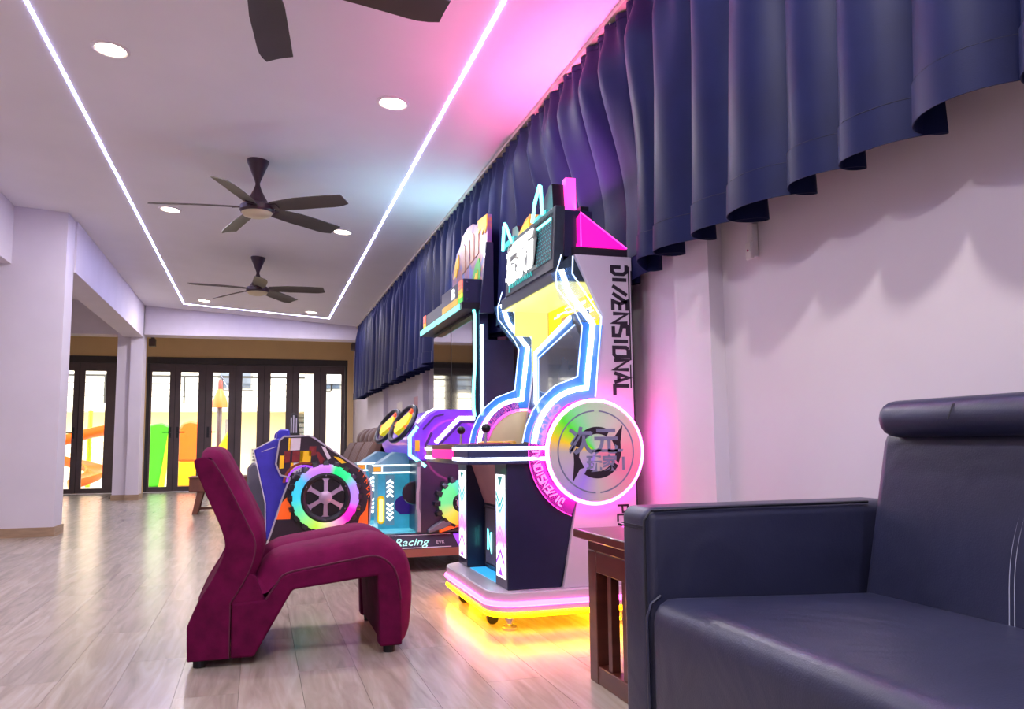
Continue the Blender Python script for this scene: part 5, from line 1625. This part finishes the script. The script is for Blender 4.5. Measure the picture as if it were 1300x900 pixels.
# boundary pillar and gate wall at the right
t = thing('gate_pillar', 'tall white gate pillar outside the right-hand door panes', 'pillar', (1.75, 20.5, -0.05))
MB().box(1.05, 1.45, 20.3, 20.7, -0.05, 2.9).build('shaft', 'house_white', t)
MB().box(1.0, 1.5, 20.25, 20.75, 2.9, 3.0).build('cap', 'house_grey', t)
t = thing('porch', 'cream porch building with a dark sloping awning outside at right', 'building', (2.5, 22, -0.05))
MB().box(1.75, 4.5, 21, 24.3, -0.05, 2.2).build('wall', 'house_white', t)
MB().hull([(1.55, 20.4, 2.3), (4.6, 20.4, 2.3), (4.6, 24.3, 3.0), (1.55, 24.3, 3.0)], [(1.55, 20.4, 2.38), (4.6, 20.4, 2.38), (4.6, 24.3, 3.08), (1.55, 24.3, 3.08)]).build('awning', 'house_grey', t)
wn_ = MB().box(1.95, 2.35, 20.95, 21.02, 0.55, 0.85).build('window', 'house_grey', t)
# playground
PY = 19.8
t = thing('climbing_wall', 'rounded lime green playground climbing panel outside the doors', 'playground', (-2.05, PY, -0.05))
MB().prism([(-2.38, -0.05), (-2.38, 1.15), (-2.28, 1.32), (-2.05, 1.36), (-1.86, 1.26), (-1.80, 1.05), (-1.80, 0.55), (-2.0, 0.55), (-2.0, -0.05)], PY, PY + 0.25, lambda u, v, n: (u, n, v)).build('panel', 'play_green', t, bevel=0.04)
MB().hull([(-2.08, PY - 0.05, -0.05), (-1.96, PY - 0.05, -0.05), (-1.96, PY, -0.05), (-2.08, PY, -0.05)], [(-1.92, PY - 0.05, 1.1), (-1.84, PY - 0.05, 1.1), (-1.84, PY, 1.1), (-1.92, PY, 1.1)]).build('slanted_post', 'play_lime', t)
t = thing('playground_tower', 'orange and yellow playground tower outside the middle doors', 'playground', (-1.4, PY, -0.05))
MB().prism([(-1.72, 0.5), (-1.72, 1.2), (-1.62, 1.36), (-1.45, 1.40), (-1.2, 1.34), (-1.02, 1.30), (-1.02, 0.5)], PY, PY + 0.35, lambda u, v, n: (u, n, v)).build('hood', 'play_orange', t, bevel=0.05)
MB().prism([(-1.70, -0.05), (-1.70, 0.5), (-1.04, 0.5), (-0.62, 1.25), (-0.55, 1.25), (-0.55, -0.05)], PY + 0.02, PY + 0.3, lambda u, v, n: (u, n, v)).build('skirt', 'play_yellow', t, bevel=0.03)
t = thing('playground_mast', 'dark playground mast topped by an orange cone with a red tip', 'playground', (-0.88, PY + 0.6, -0.05))
MB().lathe([(0.055, -0.05), (0.055, 1.75)], seg=14, c=(-0.88, PY + 0.6, 0)).build('mast', 'play_pole', t, smooth=40)
MB().lathe([(0.055, -0.05), (0.055, 1.45)], seg=14, c=(-0.70, PY + 0.75, 0)).build('mast', 'house_grey', t, smooth=40)
cn = MB().lathe([(0.18, 1.72), (0.17, 1.85), (0.10, 2.05), (0.05, 2.15)], seg=18, c=(-0.88, PY + 0.6, 0)).build('cone', 'play_orange', t, smooth=50)
MB().lathe([(0.05, 2.14), (0.045, 2.32), (0.01, 2.38)], seg=12, c=(-0.88, PY + 0.6, 0)).build('tip', 'play_red', cn, smooth=40)
t = thing('playground_slide', 'curved orange playground slide outside the side doors', 'slide', (-3.9, PY + 0.3, -0.05))
def trough(path, w, h):
    P = [Vector(p) for p in path]
    rows = []
    for i, p in enumerate(P):
        d = (P[min(i + 1, len(P) - 1)] - P[max(i - 1, 0)]); d.z = 0; d.normalize()
        s = Vector((-d.y, d.x, 0))
        rows.append([p + s * (w * math.sin(a)) + Vector((0, 0, h * (1 - math.cos(a)))) for a in [math.radians(q) for q in range(-85, 86, 17)]])
    return MB().grid(rows)
trough([(-4.9 + 0.14 * k, PY + 0.3, 0.55 + 0.62 * math.sin(k / 15 * 1.4)) for k in range(16)], 0.22, 0.22).build('upper_chute', 'play_orange', t, smooth=70, recalc=False, solid=0.04)
trough([(-3.75 + 0.48 * math.cos(a), PY - 0.3 + 0.48 * math.sin(a), 0.50 - 0.075 * k) for k, a in enumerate([2.4 - 0.55 * q for q in range(8)])], 0.2, 0.2).build('lower_chute', 'play_orange', t, smooth=70, recalc=False, solid=0.04)
MB().lathe([(0.05, -0.05), (0.05, 1.65)], seg=12, c=(-3.62, PY + 0.75, 0)).build('post', 'play_lime', t, smooth=40)
MB().lathe([(0.05, -0.05), (0.05, 1.25)], seg=12, c=(-4.35, PY + 0.6, 0)).build('post', 'play_pole', t, smooth=40)
MB().box(-4.30, -4.0, PY - 0.9, PY - 0.82, -0.05, 0.62).build('green_side', 'play_green', t, bevel=0.03)
# white fence behind the slide
t = thing('yard_fence', 'low white slatted fence in the yard behind the slide', 'fence', (-4, 21.2, -0.05))
for k in range(8):
    MB().box(-7, -2.6, 21.2, 21.24, 0.05 + k * 0.13, 0.13 + k * 0.13).build('slat', 'house_white', t)
for k in range(5):
    MB().box(-7 + k * 1.09, -6.94 + k * 1.09, 21.24, 21.3, -0.05, 1.12).build('post', 'house_white', t)
t = thing('tree', 'small yellow-green leafy tree outside the side doors', 'tree', (-5.1, 22.4, -0.05))
MB().tube([(-5.1, 22.4, -0.05), (-5.07, 22.4, 0.8), (-5.05, 22.45, 1.7)], [0.08, 0.06, 0.03], 8).build('trunk', 'trunk', t, smooth=60)
rnd = random.Random(11)
m = MB()
for q in range(700):
    a = rnd.uniform(0, 2 * PI); r = 0.55 * rnd.random() ** 0.5; z = 1.5 + rnd.uniform(-0.7, 0.7)
    r *= math.sqrt(max(0.05, 1 - ((z - 1.5) / 0.75) ** 2))
    p = Vector((-5.05 + r * math.cos(a), 22.45 + r * math.sin(a), z))
    d = Vector((rnd.uniform(-1, 1), rnd.uniform(-1, 1), rnd.uniform(-0.6, 0.6))).normalized() * 0.08
    e = d.cross(Vector((rnd.uniform(-1, 1), rnd.uniform(-1, 1), 1))).normalized() * 0.03
    m.add([p, p + d * 0.5 + e, p + d, p + d * 0.5 - e], [(0, 1, 2, 3)])
lf = m.build('foliage', 'leaf', t, recalc=False)
lf['kind'] = 'stuff'
